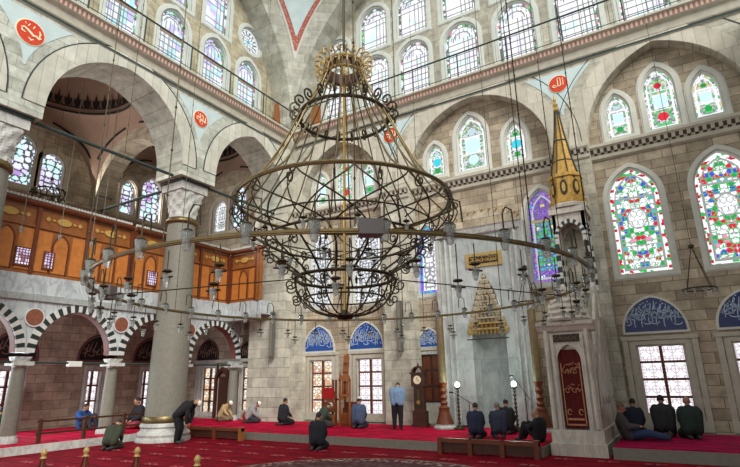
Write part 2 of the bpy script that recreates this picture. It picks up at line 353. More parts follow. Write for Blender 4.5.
def glass_cols(style, X, Z, D, w, h, seed):
    """X from the centre, Z from the sill, D to the edge, in metres"""
    Xa = np.abs(X)
    if style in ('floral', 'floral2'):
        hh, e = vor(Xa+9, Z+5, .15, seed)
        C = pick(hh, [(.46, WHT), (.12, GRN), (.18, RED), (.14, BLU), (.06, PNK), (.04, TEA)])
        setc(C, e < .14, LEAD*2.0); setc(C, vor(Xa+2, Z+8, .26, seed+6)[1] < .07, GRN*1.4); b = D < .2
        t = (Z/.36) % 1; C[b] = pick(vor(X+7, Z+7, .1, seed+2)[0], [(.72, WHT*.96), (.2, GRN*1.3), (.08, RED)])[b]
        setc(C, b & (np.abs(t-.5) < .13) & (np.abs(D-.1) < .05), RED*.8)
        r = np.hypot(X, (Z-h*.52)/1.25); setc(C, (r < .3), WHT*.9)
        for q in range(7): rr = np.hypot(X-(.175*math.cos(q*PI/3) if q else 0), Z-h*.52-(.175*math.sin(q*PI/3) if q else 0)); setc(C, rr < .1, LEAD*2.2); setc(C, rr < .08, WHT)
        rr = np.hypot(X-.175, Z-h*.52); setc(C, rr < .1, LEAD*2.2); setc(C, rr < .08, WHT); setc(C, np.abs(r-.28) < .02, LEAD*2)
        for f in (.27, .72): setc(C, (np.abs(Z-h*f) < .025) & (D > .2), LEAD*2)
        setc(C, np.abs(D-.21) < .024, LEAD*1.8)
    elif style.startswith('trio'):
        cc = {'c': TEA*1.25, 'w': ICE, 'g': GRN, 'r': RED*1.2}
        top, mid, bot = style[5:]
        hh, e = vor(Xa+4, Z+4, .075, seed); C = pick(hh, [(.38, WHT*.75), (.3, GRN*1.3+.08), (.1, YEL*.8), (.22, LEAD*1.3)])
        b = D < .13; s = vor(X+2, Z+2, .11, seed+1)[0]; C[b] = pick(s, [(.5, WHT*.9), (.2, GRN*1.3), (.18, YEL*.8), (.12, LEAD)])[b]
        setc(C, e < .12, WHT*.4)
        iw = w-.15; setc(C, np.abs(D-.14) < .022, WHT*.95)
        r = np.maximum(Xa/.95, np.abs(Z-h*.47)/1.1); setc(C, r < iw*.72, WHT*.9)
        r2 = np.hypot(X, Z-h*.47); setc(C, r2 < iw*.7, cc[mid]); q = np.hypot(X, Z-h*.22); setc(C, q < iw*.45, cc[bot]); q = np.hypot(X, Z-h*.72); setc(C, q < iw*.32, cc[top]*.8)
        for f in (.33, .64): setc(C, (np.abs(Z-h*f) < .02) & (D > .13), WHT*.9)
    elif style == 'iris':
        hh, e = vor(Xa+4, Z+4, .15, seed); C = pick(hh, [(.2, TEA), (.5, GRN*1.5), (.2, GRN*.7), (.1, YEL)])
        up = Z > h*.66; C[up] = pick(hh, [(.5, PUR), (.2, YEL*.7), (.3, PUR*1.6)])[up]
        lo = Z < h*.14; C[lo] = pick(hh, [(.4, PUR*1.3), (.3, ICE), (.3, PNK)])[lo]; lo = (Z > h*.14) & (Z < h*.2); C[lo] = pick(hh, [(.5, ICE), (.5, TEA)])[lo]
        b = D < .2; C[b] = pick(vor(X+2, Z+2, .12, seed+1)[0], [(.4, PUR*1.3), (.3, PUR*2), (.15, PNK*.6), (.15, TEA*.8)])[b]
        setc(C, e < .2, LEAD*.9); setc(C, vor(Xa+1, Z+2, .22, seed+4)[1] < .13, PUR*.7); setc(C, np.abs(D-.21) < .03, WHT*.5); setc(C, np.abs(Z-h*.66) < .06, YEL*.4)
    elif style == 'vine':
        C = np.ones(X.shape+(3,))*WHT*.9; hh, e = vor(Xa+4, Z+4, .2, seed); C[e < .3] = WHT*.3
        b = D < .2; C[b] = pick(vor(X+2, Z+2, .13, seed+1)[0], [(.5, BLU*.8+.1), (.3, PUR*1.8), (.2, TEA)])[b]
        setc(C, np.abs(D-.22) < .03, WHT)
    elif style == 'greyvine':
        C = np.ones(X.shape+(3,))*WHT*.85; hh, e = vor(Xa+4, Z+4, .16, seed); C[e < .28] = WHT*.22
        setc(C, np.abs(D-.2) < .03, WHT*.95); setc(C, (D > .2) & (hh > .85), np.array([.5, .55, .5]))
    elif style in ('lattice', 'latticeblue'):
        C = np.ones(X.shape+(3,))*np.array([.86, .88, .97]); g = .2
        hh, e = vor(X+6, Z+6, .3, seed); tint = pick(hh, [(.5, np.array([.95, .96, 1])), (.15, np.array([.84, .82, .97])), (.15, np.array([.74, .9, .93])), (.2, np.array([.97, .94, .97]))])
        if style == 'latticeblue': tint = pick(hh, [(.4, np.array([.82, .88, 1])), (.2, np.array([.62, .58, .92])), (.25, np.array([.5, .82, .9])), (.15, np.array([.85, .8, .95]))])
        C[:] = tint
        setc(C, ((X/g+.5) % 1 < .16) & (D > .16), LEAD*2.0); setc(C, ((Z/(g*1.5)) % 1 < .13) & (D > .16), LEAD*1.4)
        b = D < .16; s = vor(X+2, Z+2, .13, seed+1)[0]; C[b & (s > .55)] = LEAD*1.0; C[b & (s < .12)] = GRN*1.5+.1; C[b & (s > .12) & (s < .2)] = PNK
        setc(C, np.abs(D-.16) < .02, LEAD*1.6)
        r = np.hypot(X, Z-(h-w)); setc(C, (np.abs(r-w*.5) < .03) & (Z > h-w), LEAD*1.4)
    elif style == 'leadcurves':
        C = pick(vor(X+6, Z+6, .34, seed)[0], [(.35, np.array([.8, .84, 1])), (.2, np.array([.7, .62, .92])), (.35, np.array([.6, .86, .88])), (.1, np.array([.5, .3, .7]))])
        hh, e = vor(Xa+4, Z+4, .28, seed+2); C[e < .2] = LEAD*.5
        b = D < .13; s = vor(X+2, Z+2, .12, seed+1)[0]; C[b & (s > .6)] = LEAD*.7
    elif style == 'screenlight':
        C = pick(vor(X+6, Z+6, .12, seed)[0], [(.5, np.array([.85, .75, 1])), (.3, np.array([.6, .45, .8])), (.2, np.array([.3, .15, .25]))])
        setc(C, ((X/.1+.5) % 1 < .3) | ((Z/.1) % 1 < .3), np.array([.12, .06, .03]))
    elif style == 'rose':
        C = np.ones(X.shape+(3,))*np.array([.84, .9, .95]); r = np.hypot(X, Z-h/2); a = np.arctan2(Z-h/2, X)
        setc(C, (r > w*.55) & (r < w*.8) & ((a*14/(2*PI)) % 1 < .45), LEAD); setc(C, np.abs(r-w*.5) < .03, LEAD*1.5); setc(C, (r < w*.45) & ((a*10/(2*PI)) % 1 < .35), LEAD*1.8)
        setc(C, np.abs(r-w*.85) < .02, LEAD*2); setc(C, r < w*.15, TEA)
    elif style == 'street':
        C = np.ones(X.shape+(3,))*np.array([1., .97, 1.]); p = .3
        ax, az = ((X/p+.5) % 1)-.5, ((Z/p) % 1)-.5
        setc(C, (np.abs(np.hypot(ax, az)-.36) < .05), np.array([.5, .42, .48])); setc(C, (np.abs(ax) < .05) | (np.abs(az) < .05), np.array([.6, .52, .58]))
    elif style == 'warm':
        C = pick(vor(X+6, Z+6, .2, seed)[0], [(.5, np.array([.95, .8, .6])), (.3, np.array([.9, .9, .85])), (.2, np.array([.7, .4, .25]))])
        p = .26; ax, az = ((X/p+.5) % 1)-.5, ((Z/p) % 1)-.5; setc(C, (np.abs(np.hypot(ax, az)-.34) < .09), np.array([.42, .3, .22]))
    return np.clip(C, 0, 1)
def pane(F, o, d, style, parent, seed, cell=.04, name='stained_glass'):
    c, w = o['c'], o['w']
    if o['k'] == 'circle': zb, zt = o['z']-w, o['z']+w; hw = lambda z: math.sqrt(max(0, w*w-(z-o['z'])**2))
    elif o['k'] == 'rect': zb, zt = o['zb'], o['zt']; hw = lambda z: w
    else:
        zb, zt = o['zb'], o['zs']+o['rise']; Rr_ = (w*w+o['rise']**2)/(2*w)
        def hw(z):
            if z <= o['zs']: return w
            if o['rise'] >= w: return max(0, math.sqrt(max(0, Rr_*Rr_-(z-o['zs'])**2))-(Rr_-w))
            return w*math.sqrt(max(0, 1-((z-o['zs'])/o['rise'])**2))
    nz = max(8, int((zt-zb)/cell)); nx = max(6, int(2*w/cell))
    zz = np.linspace(zb, zt, nz+1); W = np.array([max(hw(z), 1e-3) for z in zz]); ss = np.linspace(-1, 1, nx+1)
    Xg = W[:, None]*ss[None]; Zg = np.repeat(zz[:, None], nx+1, 1)
    xc = (Xg[:-1, :-1]+Xg[1:, 1:]+Xg[:-1, 1:]+Xg[1:, :-1])/4; zc = (Zg[:-1, :-1]+Zg[1:, 1:])/2
    pts = outline(o, 32); Dm = np.full(xc.shape, 9.)
    for i in range(len(pts)):
        p, q = pts[i], pts[(i+1) % len(pts)]; px, pz = p[0]-c, p[1]; qx, qz = q[0]-c, q[1]; l2 = (qx-px)**2+(qz-pz)**2
        if l2 < 1e-9: continue
        t = np.clip(((xc-px)*(qx-px)+(zc-pz)*(qz-pz))/l2, 0, 1); Dm = np.minimum(Dm, np.hypot(xc-px-t*(qx-px), zc-pz-t*(qz-pz)))
    C = glass_cols(style, xc, zc-zb, Dm, w, zt-zb, seed)
    o0 = Vector(WLOC.get(parent.name, (0, 0, 0)))
    V = [tuple(Vector(F(c+Xg[i, j], Zg[i, j], d))-o0) for i in range(nz+1) for j in range(nx+1)]
    Fc = [(i*(nx+1)+j, i*(nx+1)+j+1, (i+1)*(nx+1)+j+1, (i+1)*(nx+1)+j) for i in range(nz) for j in range(nx)]
    me = bpy.data.meshes.new(name); me.from_pydata(V, [], Fc); me.materials.append(M['glass'])
    at = me.color_attributes.new('glass', 'FLOAT_COLOR', 'CORNER')
    cc = np.ones((nz*nx, 4, 4), np.float32); cc[:, :, :3] = C.reshape(-1, 1, 3); at.data.foreach_set('color', cc.ravel())
    ob = bpy.data.objects.new(name, me); col.objects.link(ob); ob.parent = parent; WLOC[ob.name] = tuple(o0); return ob
NW = [0]
def window(F, o, style, label, frame=.1, mat='plasterW', depth=.3, glassd=.22, proud=.04, seed=None, inner=None, cell=.04):
    NW[0] += 1; sd = NW[0]*17 if seed is None else seed
    c = o['c']; zb = o.get('zb', o.get('z', 0)-o['w'])
    w = thing('window_%d' % NW[0], label, 'window', F(c, zb, 0), kind='structure')
    mb = ring(MB(), F, o, 0, frame, -proud, .02, 28, full=True)
    ring(mb, F, o, frame, frame+.05, -proud*.4, .02, 28, full=True); ring(mb, F, o, -.05, 0, .02, .2, 28, full=True)
    mb.build('window_frame', M[mat], w)
    pane(F, o, glassd, style, w, sd, cell)
    if inner:  # wooden sash: (columns, rows, material)
        nx, nz, mt = inner; m2 = MB(); zt = o['zt']; b = .045
        for i in range(nx+1):
            u = c-o['w']+2*o['w']*i/nx; t = b if 0 < i < nx else b*1.4; m2.box((u-t, zb, glassd-.09), (u+t, zt, glassd-.01), 0, lambda a, e, f: F(a, e, f))
        for i in range(nz+1):
            z = zb+(zt-zb)*i/nz; m2.box((c-o['w'], z-b*.8, glassd-.085), (c+o['w'], z+b*.8, glassd-.012), 0, lambda a, e, f: F(a, e, f))
        m2.build('sash', M[mt], w)
    return w

# ================================================================== SETTING
NX0, NX1 = PX, 3.6
# floor and platforms
MB().box((-23.5, -4, -.3), (6, 20, 0)).build('floor', M['carpet'], **S('dark crimson carpet of the central floor', 'floor'))
p = MB(); p.box((-17.2, 13.9, 0), (-3.45, 18.5, .24)); p.build('floor_platform', M['granite'], **S('low stone step under the carpet before the prayer niche', 'platform'))
o = MB().box((-17.15, 13.96, .241), (-3.5, 17.98, .265)).build('carpet', M['carpet2'], loc=(-10, 16, .24), label='bright crimson striped carpet before the prayer niche and clock', category='carpet')
p = MB(); p.box((-1.9, 14.3, 0), (3.6, 18.5, .26)); p.build('floor_platform', M['granite'], **S('low stone step to the right of the stepped pulpit', 'platform'))
MB().box((-1.88, 14.38, .261), (3.58, 17.98, .29)).build('carpet', M['carpet3'], loc=(1, 16, .26), label='magenta carpet on the low step right of the pulpit', category='carpet')
p = MB(); p.box((-23, -3, 0), (-17.2, 18, .24)); p.build('floor_platform', M['marbleXY'], **S('raised floor of the side aisle with stone kerb', 'platform'))
MB().box((-22.35, -3, .241), (-17.3, 17.9, .266)).build('carpet', M['carpet2'], loc=(-20, 9, .24), label='crimson carpet of the side aisle behind the striped arches', category='carpet')

# ---- qibla wall: front plane with three tall blind arches, bays set back half a metre
B1, B2, B3 = A(-12.55, 2.2, 0, 10.2, 2.65), A(-6.0, 2.95, 0, 10.0, 3.1), A(.7, 2.5, 0, 9.8, 3.3)
mb = wall(Fq, -15.3, 3.6, 0, 13.3, [B1, B2, B3], .5)
mb.build('wall_front', M['stoneY'], **S('pale ashlar front wall with three tall arched bays', 'wall'))
mb = MB()
for b in (B1, B2, B3): ring(mb, Fq, b, .0, .62, -.02, .01, 30)
mb.build('trim_1', stone('arch_voussoirs', 'Y', (204,198,182), (186,180,164), (160,152,138), .35, 3, .01, .15), **S('wide pale voussoir bands round the three front arches', 'arch'))
mb = MB()
for b in (B1, B2, B3): ring(mb, Fq, b, 1.05, 1.075, -.02, .01, 30)
mb.build('trim_2', M['rod'], **S('thin dark lines above the three front arches', 'moulding'))
Fb = sub(Fq, .5)
up = {}
wins = []
tall = [A(-14.0, .6, 5.15, 7.9, .95), A(-11.45, .75, 5.15, 7.9, .95), A(-8.5, .5, 5.2, 7.3, .85), A(-3.75, .6, 5.15, 7.8, .95), A(-.7, .8, 5.12, 7.75, 1.12), A(1.85, .8, 5.12, 7.75, 1.12)]
trio = []
for c in (-12.55, .7): trio += [A(c-1.45, .42, 10.05, 11.0, .78), A(c-.08, .5, 10.0, 11.55, .85), A(c+1.22, .42, 10.05, 11.0, .78)]
trio += [A(-7.88, .42, 10.2, 11.0, .7), A(-6.25, .64, 10.1, 11.6, 1.0), A(-4.45, .42, 10.05, 11.0, .78)]
low = [Rr(-13.9, .62, .55, 2.8), Rr(-11.4, .64, .55, 2.8), Rr(-8.55, .42, 1.05, 2.85), Rr(-.68, .68, .75, 2.85), Rr(1.85, .68, .75, 2.85)]
tym = [A(-14.0, .84, 3.17, 3.2, 1.1), A(-11.5, .84, 3.17, 3.2, 1.1), A(-8.58, .5, 3.12, 3.15, .7), A(-.72, .88, 3.24, 3.3, 1.05), A(1.82, .88, 3.24, 3.3, 1.05)]
NI = A(-6.05, .64, .3, 3.5, 2.2)
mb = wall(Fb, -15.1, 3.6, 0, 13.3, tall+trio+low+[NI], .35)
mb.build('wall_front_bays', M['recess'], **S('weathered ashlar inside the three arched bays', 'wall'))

# tall and trio windows
lab = ['tall pale vine window behind the chandelier, nearer the corner', 'tall pale vine window behind the chandelier, beside the pier', 'tall window with blue and purple border left of the prayer niche',
       'tall green and purple pointed window beside the pulpit tower', 'tall floral stained glass window right of the pulpit', 'tall floral stained glass window at the right edge']
for o, l, st in zip(tall, lab, ['greyvine', 'greyvine', 'vine', 'iris', 'floral', 'floral2']): window(Fb, o, st, l, .11, cell=.034)
pos = ['left', 'middle', 'right']
tn = 0
for bay, sts, nm in ((0, ('w', 'w', 'w'), 'behind the chandelier'), (1, ('w', 'w', 'w'), 'in the rightmost bay'), (2, ('c', 'w', 'c'), 'above the prayer niche')):
    for k in range(3):
        o = trio[bay*3+k]
        st = {(0,0): 'trio_gwg', (0,1): 'trio_rwr', (0,2): 'trio_gwg', (1,0): 'trio_wwg', (1,1): 'trio_rwr', (1,2): 'trio_gwg', (2,0): 'trio_wcg', (2,1): 'trio_www', (2,2): 'trio_gcg'}[(bay, k)]
        window(Fb, o, st, '%s window of the three small pointed ones %s' % (pos[k], nm), .13, cell=.034)
lab = ['lower window behind the wooden preacher chair', 'lower window right of the wooden preacher chair', None, 'lower grid window behind the two men sitting at right', 'lower grid window cut by the right edge']
for o, l in zip(low, lab):
    if l: window(Fb, o, 'warm' if o['c'] < -13 else 'street', l, .12, 'cornice', seed=5, inner=(2, 4, 'woodred'), cell=.035)
    else:
        d = thing('door_1', 'dark brown panelled shutter door beside the tall clock', 'door', Fb(o['c'], o['zb'], 0), kind='structure')
        m2 = MB(); m2.box((o['c']-o['w'], o['zb'], .08), (o['c']+o['w'], o['zt'], .14), 0, Fb); m2.build('door_panel', M['wooddark'], d)
        for i in range(2):
            m2 = MB(); a = o['c']-o['w']+.05+i*o['w']
            for z0, z1 in ((1.12, 1.6), (1.68, 2.2), (2.28, 2.8)): m2.box((a, z0, .05), (a+o['w']-.1, z1, .09), 0, Fb)
            m2.build('door_leaf', M['woodred'], d)
        ring(MB(), Fb, o, 0, .12, -.04, .06, full=True).build('door_frame', M['marbleXY'], d)
# marble surrounds and blue lettered lunettes
def script(mb, F, c, zb, w, h, seed, inside, lw=.035, n=26, d0=-.05, d1=-.03):
    """flowing calligraphic strokes: tall uprights, bowls and small marks"""
    rg = random.Random(seed)
    for i in range(n):
        u = c-w+2*w*(i+.5)/n; k = i % 4; z = zb+h*(.12+.25*rg.random())
        if k in (0, 2):
            zt = z+h*(.3+.3*rg.random()); pts = [(u+(zt-z)*.12*t/5-.03*math.sin(t), z+(zt-z)*t/5) for t in range(6)]
        elif k == 1:
            r = w*(.12+.1*rg.random()); pts = [(u+r*math.cos(a), z+r*.6+r*.55*math.sin(a)) for a in [PI*1.0+PI*1.05*t/8 for t in range(9)]]
        else:
            r = w*(.14+.1*rg.random()); z2 = z+h*.25; pts = [(u-r+2*r*t/8, z2+r*.35*math.sin(t*1.1)) for t in range(9)]
        pts = [p for p in pts if inside(*p)]
        if len(pts) > 2: mb.ribbon(pts, lw, F, d0, d1)
        if rg.random() < .5:
            q = (u+.03, z+h*.62)
            if inside(*q): mb.ribbon([(q[0]-.025, q[1]), (q[0], q[1]+.012), (q[0]+.025, q[1]+.02)], lw, F, d0, d1)
def inside_of(o, m=.06):
    def f(u, z):
        if abs(u-o['c']) > o['w']-m: return False
        a, b = span(o, u); return a+m < z < b-m
    return f
def lunette(F, o, label, glaze, seed):
    t = thing('tile_panel', label, 'tile panel', F(o['c'], o['zb'], 0), 'lettered tile panels over the lower windows')
    tf = MB().prism(outline(o), -.03, .01, F).build('tile_field', M[glaze], t)
    ring(MB(), F, o, -.02, .05, -.05, .01, 24, full=True).build('tile_border', M['plasterW'], t)
    mb = MB(); n = 1
    script(mb, F, o['c'], o['zb'], o['w'], o['rise']+.1, seed, inside_of(o), .03, 34)
    script(mb, F, o['c'], o['zb']+.3, o['w'], o['rise']*.7, seed+9, inside_of(o), .022, 24)
    mb.build('lettering', M['tilewhite'], tf)
lab = ['blue lettered lunette above the preacher chair window', 'blue lettered lunette beneath the bottom of the chandelier', 'small blue lettered lunette above the brown shutter door', 'dark blue lettered lunette above the two seated men', 'dark blue lettered lunette cut by the right edge']
for i, (o, l) in enumerate(zip(tym, lab)): lunette(Fb, o, l, 'navy' if i < 3 else 'navydark', i*5+2)
mb = MB()
for o in low:
    w = o['w']+.34
    for s in (-1, 1): mb.box((o['c']+s*(w-.06)-.08, .3, -.05), (o['c']+s*(w-.06)+.08, 3.05, .01), 0, Fb)
    mb.box((o['c']-w-.06, 3.0, -.07), (o['c']+w+.06, 3.12, .01), 0, Fb); mb.box((o['c']-w, .3, -.04), (o['c']+w, o['zb']-.12, .01), 0, Fb)
mb.build('trim_3', M['cornice'], **S('pale marble surrounds of the lower windows', 'window surround'))

# ---- cornices
z2 = [(.0, 9.3), (-.1, 9.36), (-.12, 9.48), (-.18, 9.54), (-.24, 9.68), (-.3, 9.74), (-.3, 9.84), (0, 9.86)]
mb = MB()
for b in (B1, B2, B3):
    x1 = min(b['c']+b['w'], 3.6)
    sweep(mb, Fb, z2, b['c']-b['w'], x1, lambda i, k: 1 if ((k == 2 and (i//2) % 2) or (k == 3 and (i//2+1) % 2)) else 0, .055)
for a, b in ((-15.2, B1['c']-B1['w']), (B1['c']+B1['w'], B2['c']-B2['w']), (B2['c']+B2['w'], B3['c']-B3['w'])):
    sweep(mb, Fq, [(d*.6, z) for d, z in z2], a-.0, b+.0, lambda i, k: 1 if ((k == 2 and (i//2) % 2) or (k == 3 and (i//2+1) % 2)) else 0, .055)
mb.build('trim_4', [M['cornice'], M['corndark']], **S('dark toothed moulding across the front bays', 'cornice'))
z1 = [(0, 13.12), (-.06, 13.16), (-.06, 13.24), (0, 13.26), (0, 13.3), (-.04, 13.34), (-.08, 13.6), (-.2, 13.66), (-.24, 13.7), (-.26, 13.88), (-.34, 13.92), (-.34, 14.0), (1.35, 14.0)]
mfun = lambda i, k: 1 if k in (7, 8, 9) and (k != 9 or i % 2) else (2 if k == 9 or k == 1 else 0)
mb = MB(); sweep(mb, Fq, z1, -15.2, 3.6, lambda i, k: 1 if k == 8 and i % 2 == 0 else (3 if k == 8 else (2 if k == 1 else 0)), .075)
mb.build('trim_5', [M['cornice'], M['pinkband'], M['rod'], flat('pale_pink_plait', (198,176,160), .7, 0, .1, 8)], **S('gallery cornice with pink plaited band on the front wall', 'cornice'))
mb = MB(); sweep(mb, Fl, z1, -2, 18.2, lambda i, k: 1 if k == 8 and i % 2 == 0 else (3 if k == 8 else (2 if k == 1 else 0)), .075)
mb.build('trim_6', [M['cornice'], M['pinkband'], M['rod'], flat('pale_pink_plait', (198,176,160), .7, 0, .1, 8)], **S('gallery cornice with pink plaited band on the left wall', 'cornice'))

# ---- left nave wall with big arches; pier in the corner
AA, AB, AC = A(9.08, 2.53, 9.7, 10.12, 2.72), A(15.35, 2.08, 9.7, 10.2, 2.62), A(2.3, 2.55, 9.7, 10.1, 2.72)
mb = wall(Fl, -2, 18.2, 9.7, 13.3, [AA, AB, AC], 1.55)
mb.build('wall_left', M['stoneX'], **S('pale left wall pierced by big round arches', 'wall'))
mb = MB(); va = stone('arch_voussoirs_side', 'X', (204,202,190), (184,182,168), (158,154,142), .35, 3, .01, .15)
for b in (AA, AB, AC): ring(mb, Fl, b, 0, .62, -.03, .01, 30)
mb.build('trim_7', va, **S('wide pale voussoir bands round the left arches', 'arch'))
mb = MB()
for b in (AA, AB, AC): ring(mb, Fl, b, .64, .66, -.04, .01, 30)
mb.build('trim_8', M['rod'], **S('thin dark lines round the left arches', 'moulding'))
MB().box((-17.3, 17.45, 0), (PX+.25, 18.6, 13.9)).build('wall_corner_pier', M['stoneXY'], **S('tall squared corner pier between the left and front walls', 'pier'))
MB().box((PX-1.7, 17.7, 13.3), (PX+.02, 20, 14.0)).build('wall_corner_block', M['stoneXY'], **S('stone block at the corner of the gallery ledge', 'wall'))

# ---- upper tympanum walls, pendentive
CX, CY, AR, ZS = PX+9.4, 18-9.4, 9.4, 14.0
Ft, Ftl = sub(Fq, 1.2), sub(Fl, 1.2)
row1 = [A(c, .84, 14.75, 16.95, .92) for c in (-13.5, -11.2, -9.02, -6.6, -4.1, -1.65, .72)]
row2 = [A(c, .84, 18.25, 19.95, .9) for c in (-11.25, -9.02, -6.6, -4.1, -1.65, .72)]+[Ci(-13.5, 19.0, .72)]
mb = wall(Ft, -16.9, 3.6, 14.0, 24.5, row1+row2, .4)
mb.build('wall_front_upper', M['tym'], **S('upper front wall with two rows of arched windows', 'wall'))
side = ['behind the crown of the chandelier', 'right of the chandelier crown', 'second to the right of the chandelier crown', 'third to the right of the chandelier crown', 'fourth to the right of the chandelier crown', 'fifth to the right of the chandelier crown', 'at the far right']
for o, s in zip(row1, side): window(Ft, o, 'lattice', 'arched lattice window behind the front railing, '+s, .16, 'plaster', cell=.05)
side2 = side[1:]+['small and round by the corner']
for o, s in zip(row2, side2): window(Ft, o, 'rose' if o['k'] == 'circle' else 'lattice', 'window of the uppermost front row, '+s, .16, 'plaster', cell=.05)
lr1 = [A(c, .72, 15.0, 16.8, .88) for c in (15.95, 13.8, 11.5, 9.2, 6.9, 4.6)]
lr2 = [A(c, .74, 18.1, 20.0, .9) for c in (13.75, 11.5, 9.2, 6.9)]+[Ci(16.0, 18.95, .72)]
mb = wall(Ftl, -2, 19.4, 14.0, 24.5, lr1+lr2, .4)
mb.build('wall_left_upper', M['tymX'], **S('upper left wall with rows of arched windows', 'wall'))
sd = ['nearest the corner', 'second from the corner', 'third from the corner', 'fourth from the corner', 'fifth from the corner', 'sixth from the corner']
for o, s in zip(lr1, sd): window(Ftl, o, 'latticeblue', 'arched bluish window behind the left railing, '+s, .16, 'plaster', cell=.05)
for o, s in zip(lr2, sd[1:5]+['small round rosette']): window(Ftl, o, 'rose' if o['k'] == 'circle' else 'latticeblue', 'window of the uppermost left row, '+s, .16, 'plaster', cell=.05)

rows = []; band = []; R2 = 2*AR*AR
def pend(h, t):  # t 0..1 from the left arch to the front arch on the sphere
    r = math.sqrt(R2-h*h); a = math.sqrt(AR*AR-h*h); a0 = math.atan2(a, -AR); a1 = math.atan2(AR, -a); th = a0+(a1-a0)*t
    return Vector((CX+r*math.cos(th), CY+r*math.sin(th), ZS+h))
hs = [9.2*i/40 for i in range(41)]
mb = MB(); mb.grid([[pend(h, t/16) for t in range(17)] for h in hs])
# soffits of the two great arches running back to the tympanum walls
mb.grid([[(CX-math.sqrt(AR*AR-h*h), 18+d, ZS+h) for d in (0, .4, .8, 1.25)] for h in hs])
mb.grid([[(PX-d, CY+math.sqrt(AR*AR-h*h), ZS+h) for d in (0, .4, .8, 1.25)] for h in hs])
mb.build('wall_corner_pendentive', stone('pendentive_ashlar', 'XY', (190,190,178), (164,162,148), (138,134,122), .8, .4, .008, .3), smooth=True, weld=True, **S('curved pale stone pendentive rising from the corner', 'pendentive'))
def vpts(off, h): # angular inset of the painted triangle
    r = math.sqrt(R2-h*h); a = math.sqrt(AR*AR-h*h); a0 = math.atan2(a, -AR); a1 = math.atan2(AR, -a); k = off/r
    return (min(k/(abs(a1-a0)), .5), max(1-k/abs(a1-a0), .5))
def pin(h, t, e): v = pend(h, t); c = Vector((CX, CY, ZS)); return v+(c-v).normalized()*e
t = thing('painted_panel', 'pale blue painted triangle with red border high in the corner', 'painted panel', tuple(pend(3.0, .5)))
for nm, mt, off, e, in (('red_border', 'redpaint', .72, .03), ('white_line', 'plasterW', .62, .02), ('blue_field', 'skyblue', .97, .045)):
    mb = MB(); g = []
    for h in [2.5+6.6*i/36 for i in range(37)]:
        a, b = vpts(off+max(0, h-4)*.1, h)
        if b-a < .002: continue
        g.append([pin(h, a+(b-a)*q/8, e) for q in range(9)])
    mb.grid(g); mb.build(nm, M[mt], t)

# ---- side aisle: outer wall, end wall, vaults
og = [A(13.85, .42, 9.95, 11.2, .55), A(15.15, .62, 9.9, 11.55, .72), A(17.0, .5, 9.9, 11.2, .6), A(10.2, .55, 9.95, 11.2, .6), A(8.95, .6, 9.95, 11.5, .72), A(7.6, .55, 9.95, 11.2, .6)]
ol = [Rr(9.95, .42, .62, 2.55), Rr(13.32, .34, .6, 2.55), Rr(15.95, .3, .6, 2.55), Rr(6.8, .5, .6, 2.55)]
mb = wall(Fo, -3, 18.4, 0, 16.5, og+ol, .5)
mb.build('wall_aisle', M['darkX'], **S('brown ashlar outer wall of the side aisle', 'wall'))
names = ['narrow aisle window left of the tall column, under the far rod', 'taller aisle window touching the tall column capital', 'aisle window hidden behind the tall column', 'aisle window behind the hanging iron lamp basket', 'taller aisle window at the left edge under the capital', 'aisle window beyond the left capital']
for o, n in zip(og, names): window(Fo, o, 'leadcurves', n, .16, 'aisleframe', cell=.045)
for o, n in zip(ol, ['lower aisle window behind the man in blue', 'lower aisle window beside the man in black and white', 'lower aisle window hidden by the tall column', 'lower aisle window at the left edge']): window(Fo, o, 'street', n, .12, 'marbleXY', seed=5, inner=(2, 3, 'woodred'), glassd=.3, cell=.05)
mb = MB()
for o in ol: ring(mb, Fo, A(o['c'], .85, 2.95, 3.05, 1.0), -.02, .06, -.05, .01, full=True)
mb.build('trim_9', M['redstone'], **S('dull red arches over the lower aisle windows', 'arch'))
for o, n in zip(ol[:3], ['behind the man in blue', 'beside the man in black and white', 'half hidden by the tall column']):
    q = A(o['c'], .8, 2.98, 3.05, .95); t = thing('tile_panel', 'dim brownish lunette in the aisle, '+n, 'tile panel', Fo(q['c'], q['zb'], 0), 'dim lunettes in the aisle')
    MB().prism(outline(q), -.03, .01, Fo).build('tile_field', M['vaultline'], t); mb = MB(); script(mb, Fo, q['c'], q['zb'], q['w'], 1, 3, inside_of(q), .03, 18); mb.build('lettering', M['vault'], t)
eg = [A(-20.5, .55, 9.7, 10.9, .65), A(-19.1, .6, 9.65, 11.35, .75)]
el = [Rr(-20.5, .5, .5, 2.65), Rr(-17.85, .42, .6, 2.6)]
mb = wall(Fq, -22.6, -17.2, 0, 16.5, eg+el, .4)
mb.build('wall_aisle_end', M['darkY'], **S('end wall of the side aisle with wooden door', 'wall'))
window(Fq, eg[0], 'greyvine', 'dull grey niche window high on the aisle end wall', .14, 'aisleframe'); window(Fq, eg[1], 'leadcurves', 'bright leaded window high on the aisle end wall', .14, 'aisleframe', cell=.04)
window(Fq, el[0], 'warm', 'warm lit grid window left of the aisle wooden door', .14, 'marbleXY', inner=(2, 4, 'wooddark')); window(Fq, el[1], 'warm', 'warm lit grid window right of the aisle wooden door', .12, 'marbleXY', inner=(1, 4, 'wooddark'))
for c, n, w in ((-20.6, 'left of the aisle wooden door', .72), (-17.9, 'beside the corner pier', .5)):
    q = A(c, w, 3.0, 3.1, w*1.25); t = thing('tile_panel', 'dark patterned lunette '+n, 'tile panel', Fq(c, 3, 0), 'dim lunettes in the aisle')
    MB().prism(outline(q), -.04, .01, Fq).build('tile_field', M['vaultline'], t); mb = MB(); script(mb, Fq, c, 3, w, .9, 8, inside_of(q), .03, 18, -.06, -.04); mb.build('lettering', M['vault'], t)
    ring(MB(), Fq, q, 0, .07, -.06, .01, full=True).build('tile_border', M['redstone'], t)
